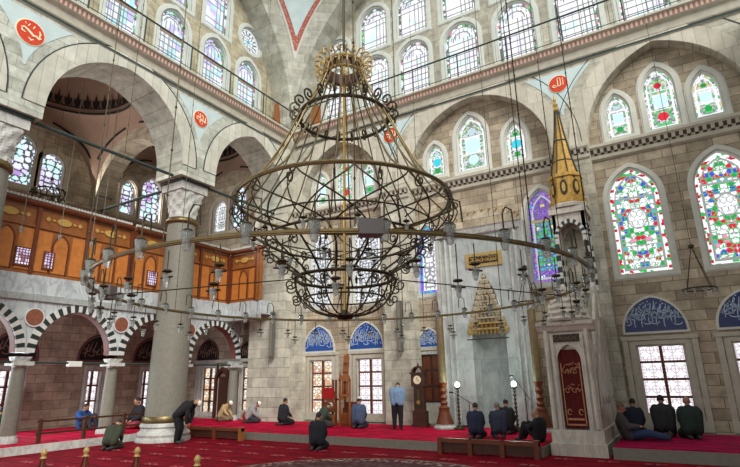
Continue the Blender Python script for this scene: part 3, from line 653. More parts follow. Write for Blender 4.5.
d = thing('wooden_door', 'carved wooden door with pointed dark arch at aisle end', 'door', (-18.95, 17.95, .3))
ring(MB(), Fq, A(-19.35, .42, .3, 2.0, .55), -.08, .08, -.2, 0, full=False).build('door_arch', M['wooddark'], d)
m2 = MB(); m2.box((-19.85, .3, -.18), (-19.72, 2.1, 0), 0, Fq); m2.box((-18.98, .3, -.18), (-18.85, 2.1, 0), 0, Fq); m2.box((-19.72, .3, -.06), (-18.98, 2.2, 0), 0, Fq); m2.build('door_frame', M['wooddark'], d)
m2 = MB(); m2.box((-18.85, .3, -.12), (-18.3, 2.3, 0), 0, Fq)
m2.build('door_leaf', M['woodred'], d); m2 = MB()
for z0, z1 in ((.45, .95), (1.05, 1.6), (1.7, 2.2)): m2.box((-18.78, z0, -.15), (-18.37, z1, -.11), 0, Fq)
m2.build('door_panel', M['wood'], d)
mb = MB()
for o in el+[Rr(-19.0, .55, .3, 2.5)]:
    for s in (-1, 1): mb.box((o['c']+s*(o['w']+.24)-.09, .3, -.08), (o['c']+s*(o['w']+.24)+.09, 2.85, .01), 0, Fq)
mb.box((-21.4, 2.85, -.09), (-17.4, 3.0, .01), 0, Fq); mb.build('trim_10', M['marbleXY'], **S('pale marble surrounds at the aisle end wall', 'window surround'))
mb = MB(); z2b = [(0, 9.2), (-.12, 9.28), (-.14, 9.5), (-.26, 9.56), (-.26, 9.64), (0, 9.66)]
sweep(mb, Fo, z2b, -3, 18, lambda i, k: 1 if k == 1 and i % 2 else 0, .14)
mb.build('trim_11', [M['vault'], M['vaultline']], **S('dark zigzag moulding on the aisle outer wall', 'cornice'))
# vaults: one little dome on pendentives over each aisle bay
bays = [(5.95, 12.1), (12.9, 18.0), (-1.0, 5.2)]
AX0, AX1 = -22.4, PX-1.55
for k, (y0, y1) in enumerate(bays):
    cx, cy, hx, hy = (AX0+AX1)/2, (y0+y1)/2, (AX1-AX0)/2, (y1-y0)/2; rr = min(hx, hy)*.93; zr = 13.75; n = 96; zsp = 10.3
    def edge(a):
        c_, s_ = math.cos(a), math.sin(a); t = min(hx/abs(c_) if abs(c_) > 1e-9 else 9e9, hy/abs(s_) if abs(s_) > 1e-9 else 9e9); x, y = t*c_, t*s_
        h = arch_h(y, hy, 2.75) if abs(abs(x)-hx) < 1e-6 else arch_h(x, hx, 2.75); return Vector((cx+x, cy+y, zsp+h))
    mb = MB(); g = []
    for q in range(9):
        t = q/8; row = []
        for i in range(n):
            a = 2*PI*i/n; e = edge(a); r_ = Vector((cx+rr*math.cos(a), cy+rr*math.sin(a), zr)); p = e.lerp(r_, t); p.z = e.z+(r_.z-e.z)*math.sin(t*PI/2)**1.0
            row.append(p)
        g.append(row)
    for q in range(1, 10):
        a2 = q/10*PI/2; g.append([Vector((cx+rr*math.cos(a2)*math.cos(2*PI*i/n), cy+rr*math.cos(a2)*math.sin(2*PI*i/n), zr+.25+rr*.85*math.sin(a2))) for i in range(n)])
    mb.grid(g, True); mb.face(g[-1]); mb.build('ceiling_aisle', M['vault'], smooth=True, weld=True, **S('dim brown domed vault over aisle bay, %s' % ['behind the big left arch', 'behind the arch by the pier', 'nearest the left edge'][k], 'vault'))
    mb = MB()
    for rad, zz, th in ((rr, zr-.02, .05), (rr*.985, zr+.22, .03)): mb.tube([(cx+rad*.985*math.cos(2*PI*i/48), cy+rad*.985*math.sin(2*PI*i/48), zz) for i in range(48)], th, 5, 0, True)
    for i in range(40):   # painted palmettes standing round the foot of the dome
        a = 2*PI*i/40
        def Fd(u, z, d=0, a=a):
            s2 = math.asin(min(.99, max(0, z)/(rr*.85))); r3 = (rr*math.cos(s2)-.05-d*0); aa = a+u/rr; return (cx+r3*math.cos(aa), cy+r3*math.sin(aa), zr+.25+z)
        for poly in ([(-.07, .02), (-.15, .2), (-.14, .4), (-.05, .34), (0, .68), (.05, .34), (.14, .4), (.15, .2), (.07, .02)], [(-.2, .02), (-.2, .14), (-.16, .14), (-.16, .02)]):
            mb.face([Fd(u, z) for u, z in poly])
    mb.build('trim_%d' % (12+k), M['vaultline'], **S('dark painted palmette ring in the aisle dome, %s' % ['big left arch', 'arch by the pier', 'left edge'][k], 'painted ornament'))
    mb = MB()
    for i in range(4):
        a = math.atan2(hy, hx)*(1 if i in (0, 2) else -1)+(PI if i in (2, 3) else 0)
        c = math.atan2(hy, hx); cand = [c, PI-c, PI+c, -c][i]
        for s in (-1, 1):
            pts = []
            for q in range(10):
                aa = cand+s*(.04+.5*q/9); e = edge(aa); r_ = Vector((cx+rr*math.cos(aa), cy+rr*math.sin(aa), zr)); t = .2; p = e.lerp(r_, t); p.z = e.z+(r_.z-e.z)*math.sin(t*PI/2)-.04; pts.append(p)
            mb.tube(pts, .05, 5)
    mb.build('trim_%d' % (15+k), M['vaultline'], **S('dark painted lines along the aisle pendentives, %s' % ['big left arch', 'arch by the pier', 'left edge'][k], 'painted ornament'))
for y in (5.2, 12.1):
    Fc = lambda u, z, d=0, y=y: (u, y+d, z)
    mb = wall(Fc, -22.4, PX-1.5, 9.7, 16.0, [A((AX0+AX1)/2, 2.45, 9.7, 9.9, 2.6)], .8)
    mb.build('wall_cross_arch', M['darkY'], **S('stone cross arch over the aisle, %s' % ('behind the left capital' if y < 6 else 'behind the tall column'), 'arch'))
MB().box((-23.5, -3, 16.4), (-16.9, 19, 16.6)).build('ceiling_aisle_roof', M['vault'], **S('roof slab above the side aisle', 'roof'))

# ---- gallery: striped arcade, marble fascia, wooden screen
arcs = [A(c, 1.32, 0, 2.98, 1.46) for c in (9.85, 12.98, 16.1, 6.72, 3.6)]
mb = wall(Fs, -2, 17.6, 2.98, 4.72, [dict(a, zb=2.9) for a in arcs], .36)
mb.build('wall_arcade', M['marbleX'], **S('pale marble spandrels of the striped gallery arcade', 'wall'))
mb = MB()
for a in arcs: ring(mb, Fs, a, -.03, .22, -.04, .36, 33, mis=(0, 1))
mb.build('trim_18', [M['whitestone'], M['blackstone']], **S('black and white striped voussoirs of the gallery arcade', 'arch'))
mb = MB()
for a in arcs:
    q = outline(grow(a, -.04), 24)[1:-1]
    for i in range(len(q)-1): mb.face([Fs(*q[i], .02), Fs(*q[i+1], .02), Fs(*q[i+1], .36), Fs(*q[i], .36)])
mb.build('trim_19', M['redstone'], **S('dull red undersides of the gallery arches', 'arch'))
XG, YG, XE = -18.0, 16.7, -15.98
mb = MB(); pf = [(0, 4.6), (-.08, 4.64), (-.1, 4.84), (-.02, 4.87)]
sweep(mb, Fs, pf, -2, YG); Fg = lambda u, z, d=0: (u, YG+d, z)
sweep(mb, Fg, pf, XG, XE+.1)
mb.build('trim_20', M['blackstone'] if False else M['marble'], **S('grey moulding band below the gallery slab', 'moulding'))
mb = MB(); mb.box((-22.3, -2, 4.87), (XG+.02, 17.95, 5.48)); mb.box((XG, YG-.02, 4.87), (XE, 17.5, 5.48)); mb.build('floor_gallery', M['marbleX'], **S('pale marble slab carrying the wooden gallery screen', 'gallery'))
def screen(F, u0, u1, n, label, light=True):
    t = thing('wooden_screen', label, 'gallery screen', F(u0, 5.48, 0), 'wooden gallery screens')
    pw = (u1-u0)/n; z0, z1 = 5.48, 7.78
    m2 = MB(); m2.box((u0, z0, .05), (u1, z1, .11), 0, F); m2.box((u0, 7.08, .0), (u1, 7.16, .1), 0, F); m2.box((u0, z0, -.02), (u1, z0+.08, .1), 0, F); m2.build('backing', M['wood'], t)
    for i in range(n+1): MB().box((u0+i*pw-.06, z0, -.05), (u0+i*pw+.06, z1, .1), 0, F).build('post', M['woodred'], t)
    m2 = MB(); sweep(m2, F, [(0, z1), (-.1, z1+.03), (-.14, z1+.1), (-.14, z1+.2), (.1, z1+.2)], u0, u1); m2.build('cornice', M['woodred'], t)
    m2 = MB(); k = int((u1-u0)/.11)
    for i in range(k): u = u0+.11*i; m2.box((u, z1+.2, -.1), (u+.055, z1+.3, .0), 0, F)
    m2.build('dentil_moulding', M['plaster'], t)
    for i in range(n):
        c = u0+(i+.5)*pw; m2 = MB(); s = pw/1.75
        def ell(cu, cz, a, b): return [(cu+a*math.cos(2*PI*q/16), cz+b*math.sin(2*PI*q/16)) for q in range(16)]
        m2.prism(ell(c, 7.46, .25*s, .13), .01, .05, F)
        for sg in (-1, 1): m2.prism([(c+sg*.55*s-.08, 7.46), (c+sg*.55*s, 7.55), (c+sg*.55*s+.08, 7.46), (c+sg*.55*s, 7.37)], .01, .05, F); m2.prism(ell(c+sg*.36*s, 7.46, .05, .04), .01, .05, F)
        m2.build('gilt_ornament', M['goldpaint'], t)
        m2 = MB(); wz = pw/3
        for q in (0, 2): m2.box((u0+i*pw+.08+q*wz, 5.62, .02), (u0+i*pw+(q+1)*wz-.04, 7.0, .06), 0, F)
        m2.prism(outline(A(c, wz/2-.05, 5.62, 6.55, .4), 12), .02, .06, F); m2.build('panel', M['woodlight'], t)
        m2 = MB(); ring(m2, F, A(c, wz/2-.04, 5.56, 6.55, .4), 0, .035, -.01, .06, 12, full=True); m2.build('panel_moulding', M['woodred'], t)
    return t
screen(Fs, 1.1, 11.5, 6, 'long honey wood gallery screen with gilt ovals left of the tall column')
screen(Fs, 11.6, 16.6, 3, 'honey wood gallery screen passing behind the tall column')
screen(Fg, XG+.08, XE-.3, 1, 'short honey wood gallery screen returning to the corner pier')
t = thing('wooden_post', 'square honey wood end post of gallery against the pier', 'post', (XE-.1, YG, 5.48)); MB().box((XE-.22, YG-.08, 5.48), (XE+.02, YG+.1, 7.85)).build('shaft', M['wood'], t); MB().box((XE-.26, YG-.12, 7.85), (XE+.06, YG+.14, 8.0)).build('cap', M['woodred'], t)
# lit lattice openings in the screen
for i, (u, s) in enumerate(((7.75, 'under the leftmost gilt oval'), (8.55, 'fainter one near it'), (12.55, 'beside the tall column'))):
    q = Rr(u, .2 if i != 1 else .14, 5.75, 6.3); NW[0] += 1
    w = thing('window_%d' % NW[0], 'small violet lit lattice opening in the wooden gallery, '+s, 'window', Fs(u, 5.75, 0), kind='structure')
    ring(MB(), Fs, q, 0, .04, -.02, .05, full=True).build('window_frame', M['woodred'], w); pane(Fs, q, .0, 'screenlight', w, 40+i, .03)
# porphyry discs
for u, z, n in ((8.4, 4.1, 'at far left'), (11.45, 4.1, 'left of the tall column'), (14.6, 4.1, 'just right of the tall column')):
    t = thing('stone_disc', 'round red stone disc in the marble spandrel '+n, 'stone disc', Fs(u, z, -.02), 'red discs in the arcade spandrels')
    MB().prism([(u+.27*math.cos(2*PI*q/28), z+.27*math.sin(2*PI*q/28)) for q in range(28)], -.04, .0, Fs).build('disc', M['porphyry'], t)
    ring(MB(), Fs, Ci(u, z, .27), 0, .04, -.05, 0, 28).build('rim', M['whitestone'], t)

# ================================================================== THINGS
def kids(o): return [c for c in bpy.data.objects if c.parent == o]
def copy_tree(o, parent=None):
    c = o.copy(); col.objects.link(c); c.parent = parent
    for ch in kids(o): copy_tree(ch, c)
    return c
def place(o, loc, label, rz=None):
    c = copy_tree(o); c.location = loc; c['label'] = label
    if rz is not None: c.rotation_euler.z = rz
    return c
# ---- great columns
def muq_cap(mb, c, z0, z1, r0, h1, tiers=5):
    for t in range(tiers):
        za, zb = z0+(z1-z0)*t/tiers, z0+(z1-z0)*(t+1)/tiers; f = (t+1)/tiers; n = 32; rows = []
        for q in range(4):
            zz = za+(zb-za)*q/3; g = (t+q/3)/tiers; row = []
            for i in range(n):
                a = 2*PI*i/n+PI/n; sq = 1/max(abs(math.cos(a)), abs(math.sin(a))); r = r0*(1-g)+h1*g*(1+(sq-1)*min(1, g*1.3))
                r *= 1+.05*math.sin(PI*q/3)*(1 if (i//2+t) % 2 else -.6); row.append((c[0]+r*math.cos(a), c[1]+r*math.sin(a), c[2]+zz))
            rows.append(row)
        mb.grid(rows, True, 0, True)
def column(loc, label):
    t = thing('stone_column', label, 'column', loc); c = loc
    mb = MB(); mb.lathe([(.93,0),(.93,.1),(.89,.16),(.91,.24),(.86,.32),(.79,.36),(.77,.44),(.82,.5),(.8,.58),(.74,.62),(.73,.66)], c, 40); mb.build('base', M['marbleXY'], t, smooth=True)
    MB().lathe([(.755,.62),(.765,.66),(.765,.8),(.74,.84)], c, 40).build('bronze_collar', M['bronze'], t, smooth=True)
    MB().lathe([(.69,.8),(.67,2.5),(.6,5.5),(.52,8.0)], c, 40).build('shaft', M['granite'], t, smooth=True)
    MB().lathe([(.53,7.95),(.6,8.0),(.62,8.06),(.6,8.12),(.53,8.2)], c, 40).build('necking', M['bronze'], t, smooth=True)
    mb = MB(); muq_cap(mb, c, 8.15, 9.3, .5, .57); mb.box((c[0]-.62, c[1]-.62, 9.28), (c[0]+.62, c[1]+.62, 9.6)); mb.build('capital', M['marbleXY'], t)
    MB().box((c[0]-.68, c[1]-.68, 9.6), (c[0]+.68, c[1]+.68, 9.7)).build('abacus', M['rod'], t)
    return t
column((-16.35, 12.5, 0), 'huge grey granite column with carved muqarnas capital on the left')
column((-16.3, 5.72, 0), 'great column whose capital fills the left edge')
def small_col(y, label):
    c = (-18.18, y, .27); t = thing('marble_column', label, 'column', c, 'short columns of the striped arcade')
    MB().lathe([(.3,0),(.3,.1),(.26,.16),(.25,.22)], c, 20).build('base', M['marbleXY'], t, smooth=True)
    MB().lathe([(.23,.2),(.22,1.2),(.19,2.25)], c, 20).build('shaft', M['granite'], t, smooth=True)
    mb = MB(); muq_cap(mb, c, 2.25, 2.58, .19, .26, 3); mb.box((c[0]-.3, c[1]-.3, 2.58), (c[0]+.3, c[1]+.3, 2.7)); mb.build('capital', M['marbleXY'], t)
for y, l in ((8.28, 'short marble column under the far left red disc'), (11.42, 'short marble column behind the man in black and white'), (14.55, 'short column almost hidden by the tall granite column'), (17.45, 'short marble column beside the aisle end wall')): small_col(y, l)
# ---- tie rods
def rod(a, b, r, label, mat='rod', grp=None, card=None):
    t = thing('tie_rod', label, 'tie rod', a, grp); mb = MB(); mb.tube([a, b], r, 8); mb.build('bar', M[mat], t)
    if card: MB().box(card[0], card[1]).build('card', M['white'], t, label='small white card')
rod((-16.0, 5.7, 9.75), (-16.0, 12.3, 9.75), .06, 'thick tie rod across the big left arch')
rod((-16.0, 12.7, 9.75), (-16.0, 17.5, 9.75), .055, 'tie rod from the tall column to the corner pier')
rod((-16.4, 12.5, 9.75), (-22.35, 12.5, 9.75), .06, 'tie rod from the tall column back to the aisle wall')
rod((-18.1, 4, 2.68), (-18.1, 11.3, 2.68), .035, 'thin rod across striped arches carrying a white card', card=((-18.2, 9.75, 2.56), (-18.03, 10.2, 2.74)))
rod((-18.1, 11.35, 2.68), (-18.1, 17.4, 2.68), .035, 'thin rod across the striped arches behind the tall column')
# ---- railings on the cornice
def railing(F, u0, u1, label):
    t = thing('railing', label, 'railing', F(u0, 14, 0)); mb = MB(); mb.tube([F(u0, 15.15, -.25), F(u1, 15.15, -.25)], .035, 6); mb.build('top_rail', M['rod'], t)
    mb = MB(); mb.tube([F(u0, 14.15, -.25), F(u1, 14.15, -.25)], .015, 5); mb.build('bottom_rail', M['rod'], t)
    n = int((u1-u0)/2.1)
    for i in range(n+1): MB().tube([F(u0+i*2.1+.3, 14, -.25), F(u0+i*2.1+.3, 15.17, -.25)], .03, 6).build('post', M['rod'], t)
    mb = MB(); k = int((u1-u0)/.3)
    for i in range(k): mb.tube([F(u0+.15+i*.3, 14.1, -.25), F(u0+.15+i*.3, 15.14, -.25)], .007, 4)
    mb.build('balusters', M['rod'], t)
railing(Fq, -15.0, 3.4, 'thin dark iron railing along the front gallery ledge'); railing(Fl, -1.5, 17.7, 'thin dark iron railing along the left gallery ledge')
def hatch(F, u, label):
    t = thing('hatch_door', label, 'small door', F(u, 14.01, 0)); MB().prism(outline(A(u, .27, 14.01, 15.85, .3), 10), -.08, .05, F).build('leaf', M['wood'], t)
    MB().tube([F(u+.15, 14.9, -.1), F(u+.15, 15.1, -.1)], .02, 5).build('handle', M['brass'], t)
hatch(sub(Fl, .85), 17.85, 'small orange wooden door at the corner end of left ledge'); hatch(sub(Fq, 1.15), -14.85, 'small orange wooden door seen through the upper chandelier')
# ---- painted roundels
def roundel(F, u, z, r, label, seed, kite=True, word=None):
    if kite:
        hw = lambda zz: .04+1.15*((zz-11.2)/1.8)**1.7
        zs_ = [11.2+1.8*i/12 for i in range(13)]; P = [(u-hw(zz), zz) for zz in zs_]+[(u+hw(zz), zz) for zz in reversed(zs_)]
        o = MB(); n = len(P)
        for i in range(12): o.prism([(u-hw(zs_[i]), zs_[i]), (u-hw(zs_[i+1]), zs_[i+1]), (u+hw(zs_[i+1]), zs_[i+1]), (u+hw(zs_[i]), zs_[i])], -.012, .005, F)
        o.build('painted_panel', M['skyblue'], loc=F(u, 11.2, 0), label='pale blue painted kite behind the '+label, category='painted panel')
    t = thing('calligraphy_roundel', label, 'roundel', F(u, z, -.02), 'red calligraphy roundels')
    disc = lambda rr: [(u+rr*math.cos(2*PI*q/36), z+rr*math.sin(2*PI*q/36)) for q in range(36)]
    MB().prism(disc(r), -.03, -.012, F).build('rim', M['cream'], t); fd = MB().prism(disc(r*.92), -.045, -.02, F).build('field', M['medred'], t)
    mb = MB(); s = r/.42
    def st(pts, w=.05): mb.ribbon([(u+a*s, z+b*s) for a, b in pts], w*s, F, -.06, -.04)
    if word == 'allah':
        st([(.2,-.12),(.2,.22)]); st([(.1,.24),(.1,-.1),(.02,-.13),(-.02,-.1)]); st([(-.02,.22),(-.02,-.1),(-.1,-.13),(-.12,-.08)]); st([(-.12,-.08),(-.2,-.02),(-.24,-.1),(-.16,-.15),(-.1,-.1)]); st([(-.04,.28),(.0,.24),(.04,.28),(.08,.24)], .03)
    else:
        rg = random.Random(seed)
        st([(-.28,.02),(-.2,.08),(-.1,.04),(.0,-.02),(.08,-.08),(.16,-.06),(.24,-.12),(.3,-.05)], .07); st([(-.26,.04),(-.24,-.06),(-.14,-.08)]); st([(.24,-.1),(.26,.08),(.22,.16)]); st([(-.1,.16),(-.06,.26)]); st([(.04,.14),(.08,.25)]); st([(-.04,-.2),(.04,-.26),(.1,-.2)]); st([(-.16,.2),(-.2,.26)], .03)
        if seed % 2: st([(-.05,.25),(-.05,-.2),(.05,-.25)]); st([(.12,.2),(.1,-.15)])
    mb.build('lettering', M['cream'], fd)
roundel(Fl, 5.8, 12.3, .42, 'large red roundel at the upper left', 2)
roundel(Fl, 12.28, 12.34, .36, 'red roundel above the tall granite column', 3)
roundel(Fq, -9.72, 12.42, .38, 'red roundel seen through the chandelier bars', 5)
roundel(Fq, -2.5, 12.5, .36, 'red roundel above the gilded pulpit spire', 4, word='allah')

# ---- prayer niche
t = thing('prayer_niche', 'tall grey marble prayer niche with gilded stalactite hood', 'prayer niche', (-6.1, 18.0, .3))
Fm = sub(Fq, .2)
mb = wall(Fm, -7.85, -4.5, .3, 7.25, [NI], .3); mb.build('marble_field', M['marble'], t)
mb = MB(); sweep(mb, Fm, [(0, 7.25), (-.1, 7.3), (-.16, 7.5), (-.2, 7.55), (.3, 7.55)], -7.95, -4.4)
for u in (-7.78, -7.55, -7.34, -4.98, -4.78, -4.57): mb.tube([Fm(u, .3, -.02), Fm(u, 7.25, -.02)], .05, 8)
mb.box((-7.95, .3, -.1), (-7.82, 7.3, .3), 0, Fm); mb.box((-4.53, .3, -.1), (-4.4, 7.3, .3), 0, Fm); mb.build('frame_moulding', M['marbleXY'], t)
mb = MB(); g = []; NC = -6.05
for z in np.linspace(.3, 5.68, 14):
    r = .64 if z < 3.5 else max(.02, .64*(1-(z-3.5)/2.2)**.8); g.append([(NC-(r+.02)*math.cos(PI*i/16), 18.25+.85*math.sin(PI*i/16), z) for i in range(17)])
mb.grid(g); mb.build('niche_back', M['marble'], t, smooth=True)
mb = MB(); mg = MB(); tiers = 10
for k in range(tiers):
    z = 3.5+2.0*k/tiers; r = .66*(1-k/tiers)+.05; n = max(3, int(12*(1-k/tiers))+2); b = mg if k < 2 else mb
    for i in range(n):
        a = PI*(i+.5)/n; c = (NC-r*math.cos(a), 18.12+.3*r*math.sin(a), z)
        b.lathe([(.02, -.04), (.07, .04), (.085, .15), (.04, .2)], c, 6)
    b.box((NC-r-.02, 18.14, z+.14), (NC+r+.02, 18.4, z+.19))
mb.lathe([(.05,0),(.08,.06),(.02,.14),(.04,.2),(.01,.3)], (NC, 18.14, 5.5), 10)
mb.build('stalactite_hood', flat('stone_stalactites', (176,164,138), .7, 0, .25, 14), t); mg.build('gilded_stalactites', M['bronzegold'], t)
mb = MB(); mb.tube([(-6.1-.78*math.cos(PI*i/14), 18.2+.5*math.sin(PI*i/14)*0, 3.3-.0*i) for i in range(15)], .02, 5); mb.build('rod', M['iron'], t)
for i in range(13):
    a = PI*(.12+.76*i/12); mb = MB(); MBc = Fb(-6.0-1.5*math.cos(a), 7.62+.7*math.sin(a), -.05)
    mb.lathe([(.01,-.05),(.05,0),(.01,.05)], MBc, 8); mb.build('gilt_boss', M['gold'], t)
p = thing('inscription_panel', 'gold framed inscription tablet above the prayer niche', 'inscription', Fm(-6.0, 6.0, -.03))
mb = MB(); mb.box((-6.72, 5.98, -.05), (-5.3, 6.52, 0), 0, Fm); mb.build('frame', M['bronzegold'], p)
MB().box((-6.58, 6.1, -.06), (-5.44, 6.4, -.04), 0, Fm).build('tablet', M['blackplate'], p); tb = [k for k in kids(p) if k.name.startswith('tablet')][0]
mb = MB(); script(mb, Fm, -6.01, 6.1, .54, .28, 4, lambda u, z: abs(u+6.01) < .55 and 6.12 < z < 6.39, .022, 22, -.075, -.06); mb.build('lettering', M['goldpaint'], tb)

# ---- stepped pulpit (minbar)
X0, X1, YF, XM = -3.3, -2.1, 14.55, -2.62
t = thing('stepped_pulpit', 'tall grey marble pulpit with curtained portal, stair and gilded spire', 'pulpit', (XM, YF, 0))
mb = MB(); mb.box((X0-.08, YF-.15, 0), (X1+.08, 17.9, .3)); mb.box((X0-.04, YF-.08, .3), (X1+.04, 17.9, .62)); mb.build('plinth', M['minbar'], t)
Fp = lambda u, z, d=0: (u, YF+d, z)
mb = wall(Fp, X0, X1, .62, 3.15, [A((X0+X1)/2, .3, .62, 2.35, .42)], .35); mb.build('portal', M['minbar'], t)
mb = MB(); sweep(mb, Fp, [(.02, 3.08), (-.06, 3.13), (-.12, 3.24), (-.16, 3.28), (-.16, 3.38), (.4, 3.4)], X0-.14, X1+.14)
for u in (X0+.08, X1-.08): mb.tube([Fp(u, .65, -.03), Fp(u, 3.2, -.03)], .06, 8)
mb.box((X0+.18, .62, -.05), (X0+.26, 3.0, 0), 0, Fp); mb.box((X1-.26, .62, -.05), (X1-.18, 3.0, 0), 0, Fp); mb.build('portal_moulding', M['minbar'], t)
cxp = (X0+X1)/2
mb = MB(); mb.box((cxp-.34, 2.84, -.03), (cxp+.34, 3.04, .0), 0, Fp); plq = mb.build('plaque', M['blackplate'], t); mb = MB(); script(mb, Fp, cxp, 2.84, .3, .2, 6, lambda u, z: abs(u-cxp) < .32 and 2.86 < z < 3.02, .018, 14, -.05, -.03); mb.build('lettering', M['candlewax'], plq)
mb = MB()   # carved crest over the portal
for k in range(6):
    w = .6*(1-k/6.3)**.8; mb.lathe([(w, 0), (w*1.05, .06), (w*.8, .17)], (cxp, YF+.35, 3.4+k*.16), 12)
    for i in range(max(3, 9-k)): a = 2*PI*i/max(3, 9-k); mb.lathe([(.01, -.02), (.07, .03), (.01, .14)], (cxp+w*.95*math.cos(a), YF+.35+w*.95*math.sin(a), 3.44+k*.16), 6)
mb.build('crest', M['minbar'], t)
cu = MB(); g = []
for zi in range(13):
    z = .66+1.98*zi/12; hw = .29 if z < 2.35 else max(.03, math.sqrt(max(0, .09*(1-((z-2.35)/.42)**2)))); g.append([(cxp+hw*s/6, YF+.08+.02*math.sin(s*2.1), z) for s in range(-6, 7)])
cu.grid(g); cu.grid([[(x, y+.03, z) for x, y, z in r] for r in g]); cur = cu.build('curtain', M['velvet'], t, smooth=True)
mb = MB(); Fcv = lambda u, z, d=0: (u, YF+.05+d, z)
for z, n, h in ((1.95, 12, .36), (1.5, 9, .24)): script(mb, Fcv, cxp, z, .2, h, int(z*10), lambda u, zz: abs(u-cxp) < .22, .022, n, -.01, .01)
for s in (-1, 1): mb.ribbon([(cxp+s*.14+.05*math.cos(q), 1.05+.07*math.sin(q)) for q in np.linspace(0, 5.5, 9)], .03, Fcv, -.01, .01)
for k, (a, b, c_, d_) in enumerate(((cxp-.25, .74, cxp-.22, 2.3), (cxp+.22, .74, cxp+.25, 2.3), (cxp-.25, .72, cxp+.25, .76), (cxp-.2, .85, cxp+.2, .9))): mb.box((a, b, -.01), (c_, d_, .01), 0, Fcv)
mb.build('embroidery', M['inkgold'], cur)
mb = MB(); ns = 15
for i in range(ns): y = YF+.35+i*.15; mb.box((X0+.12, y, .62), (X1-.12, 16.9, (.62+(i+1)*.195)))
mb.build('stair', M['minbar'], t)
for xs, nm in ((X0, 'far'), (X1, 'near')):
    Fx = lambda u, z, d=0, xs=xs: (xs-d if xs == X1 else xs+d, u, z)
    top = lambda y: .75+(y-YF)*1.22
    mb = MB(); mb.prism([(YF+.35, .62), (YF+.35, top(YF+.35)), (16.9, top(16.9)), (17.9, top(16.9)), (17.9, .62)], .02, .12, Fx)
    for y, z in ((15.3, 1.2), (15.8, 1.2), (16.3, 1.2), (16.8, 1.2), (17.4, 1.2)): ring(mb, Fx, A(y, .17, .66, z, .22), 0, .05, -.02, .03, 10)
    mb.build('side_wall', M['minbar'], t)
    mb = MB(); mb.tube([Fx(YF+.3, top(YF+.3)+.82, .06), Fx(16.9, top(16.9)+.82, .06)], .06, 6); mb.tube([Fx(YF+.3, top(YF+.3)+.03, .04), Fx(16.9, top(16.9)+.03, .04)], .055, 6)
    mb.box((16.8, top(16.9)-.2, 0), (16.95, top(16.9)+1.0, .14), 0, Fx); mb.box((YF+.25, .9, 0), (YF+.4, 2.15, .14), 0, Fx)
    for i in range(10):
        y = YF+.45+i*.19; a = top(y); mb.tube([Fx(y, a+.05, .05), Fx(y+.19, a+.19*1.22+.8, .05)], .022, 4); mb.tube([Fx(y, a+.8, .05), Fx(y+.19, a+.19*1.22+.06, .05)], .022, 4)
    mb.build('balustrade', M['minbar'], t)
TX, TY, TR = -2.62, 17.4, .5
mb = MB(); mb.box((TX-.52, TY-.5, .6), (TX+.52, TY+.5, 3.7)); mb.build('tower_base', M['minbar'], t)
zf = 3.7
mb = MB()
for sx in (-1, 1):
    for sy in (-1, 1): mb.lathe([(.07,0),(.05,.1),(.045,2.2),(.08,2.35)], (TX+sx*.44, TY+sy*.42, zf), 10)
mb.build('tower_colonnette', M['minbar'], t)
mb = MB()
for F, h in ((lambda u, z, d=0: (TX+u, TY-.48+d, z), .5), (lambda u, z, d=0: (TX+.5-d, TY+u, z), .48), (lambda u, z, d=0: (TX-.5+d, TY+u, z), .48), (lambda u, z, d=0: (TX+u, TY+.48-d, z), .5)):
    a_ = A(0, h-.14, 5.0, 6.35, .45); wall(F, -h, h, 6.0, 7.15, [dict(a_, zb=5.9)], .1, 2, mb, mr=2)
    mb2 = ring(mb, F, a_, 0, .13, -.02, .05, 15, mis=(0, 1))
    for i in range(9):
        for s in (-1, 1): mb.box((s*(h-.07)-.055, 4.6+i*.19, -.02), (s*(h-.07)+.055, 4.79+i*.19, .06), i % 2, F)
mb.build('striped_arch', [M['whitestone'], M['blackstone'], M['minbar']], t)
mb = MB(); mb.box((TX-.58, TY-.56, 7.12), (TX+.58, TY+.56, 7.3)); mb.lathe([(.5,7.3),(.66,7.34),(.68,7.44),(.6,7.5)], (TX, TY, 0), 8, a0=PI/8); mb.build('tower_cornice', M['minbar'], t)
mb = MB(); mb.lathe([(.58,7.45),(.64,7.5),(.64,7.62),(.56,7.66),(.53,8.4),(.58,8.44),(.56,8.56),(.45,8.6)], (TX, TY, 0), 8, a0=PI/8)
drm = mb.build('gilded_drum', M['gold'], t)
for k in range(8):
    a = PI/8*2*k; mb = MB()
    def Fk(u, z, d=0, a=a): return (TX+(.512-d)*math.cos(a)-u*math.sin(a), TY+(.512-d)*math.sin(a)+u*math.cos(a), z)
    mb.prism([(.12*math.cos(q), 8.03+.28*math.sin(q)) for q in np.linspace(0, 2*PI, 14)[:-1]], -.02, .01, Fk); mb.prism([(.05*math.cos(q), 8.42+.05*math.sin(q)-.78*(q < 0)) for q in np.linspace(0, 2*PI, 8)[:-1]], -.02, .01, Fk); mb.build('dark_cartouche', M['blackplate'], drm)
for k in range(8):
    a = PI/8*2*k
    def Fk(u, z, d=0, a=a): return (TX+(.535-d)*math.cos(a)-u*math.sin(a), TY+(.535-d)*math.sin(a)+u*math.cos(a), z)
    MB().prism([(.06*math.cos(q), 8.03+.17*math.sin(q)) for q in np.linspace(0, 2*PI, 12)[:-1]], -.02, .01, Fk).build('gilt_cartouche', M['goldpaint'], drm)
MB().lathe([(.46,8.56),(.3,9.3),(.15,10.3),(.06,11.1)], (TX, TY, 0), 8, a0=PI/8).build('spire', M['gold'], t)
mb = MB()
for k in range(8):
    a = PI/8+PI/4*k; mb.tube([(TX+r*math.cos(a), TY+r*math.sin(a), z) for r, z in ((.47,8.56),(.31,9.3),(.16,10.3),(.07,11.1))], .024, 5)
for z, r in ((9.1, .35), (9.9, .22)): mb.tube([(TX+r*math.cos(PI/8+PI/4*k), TY+r*math.sin(PI/8+PI/4*k), z) for k in range(8)], .02, 5, 0, True)
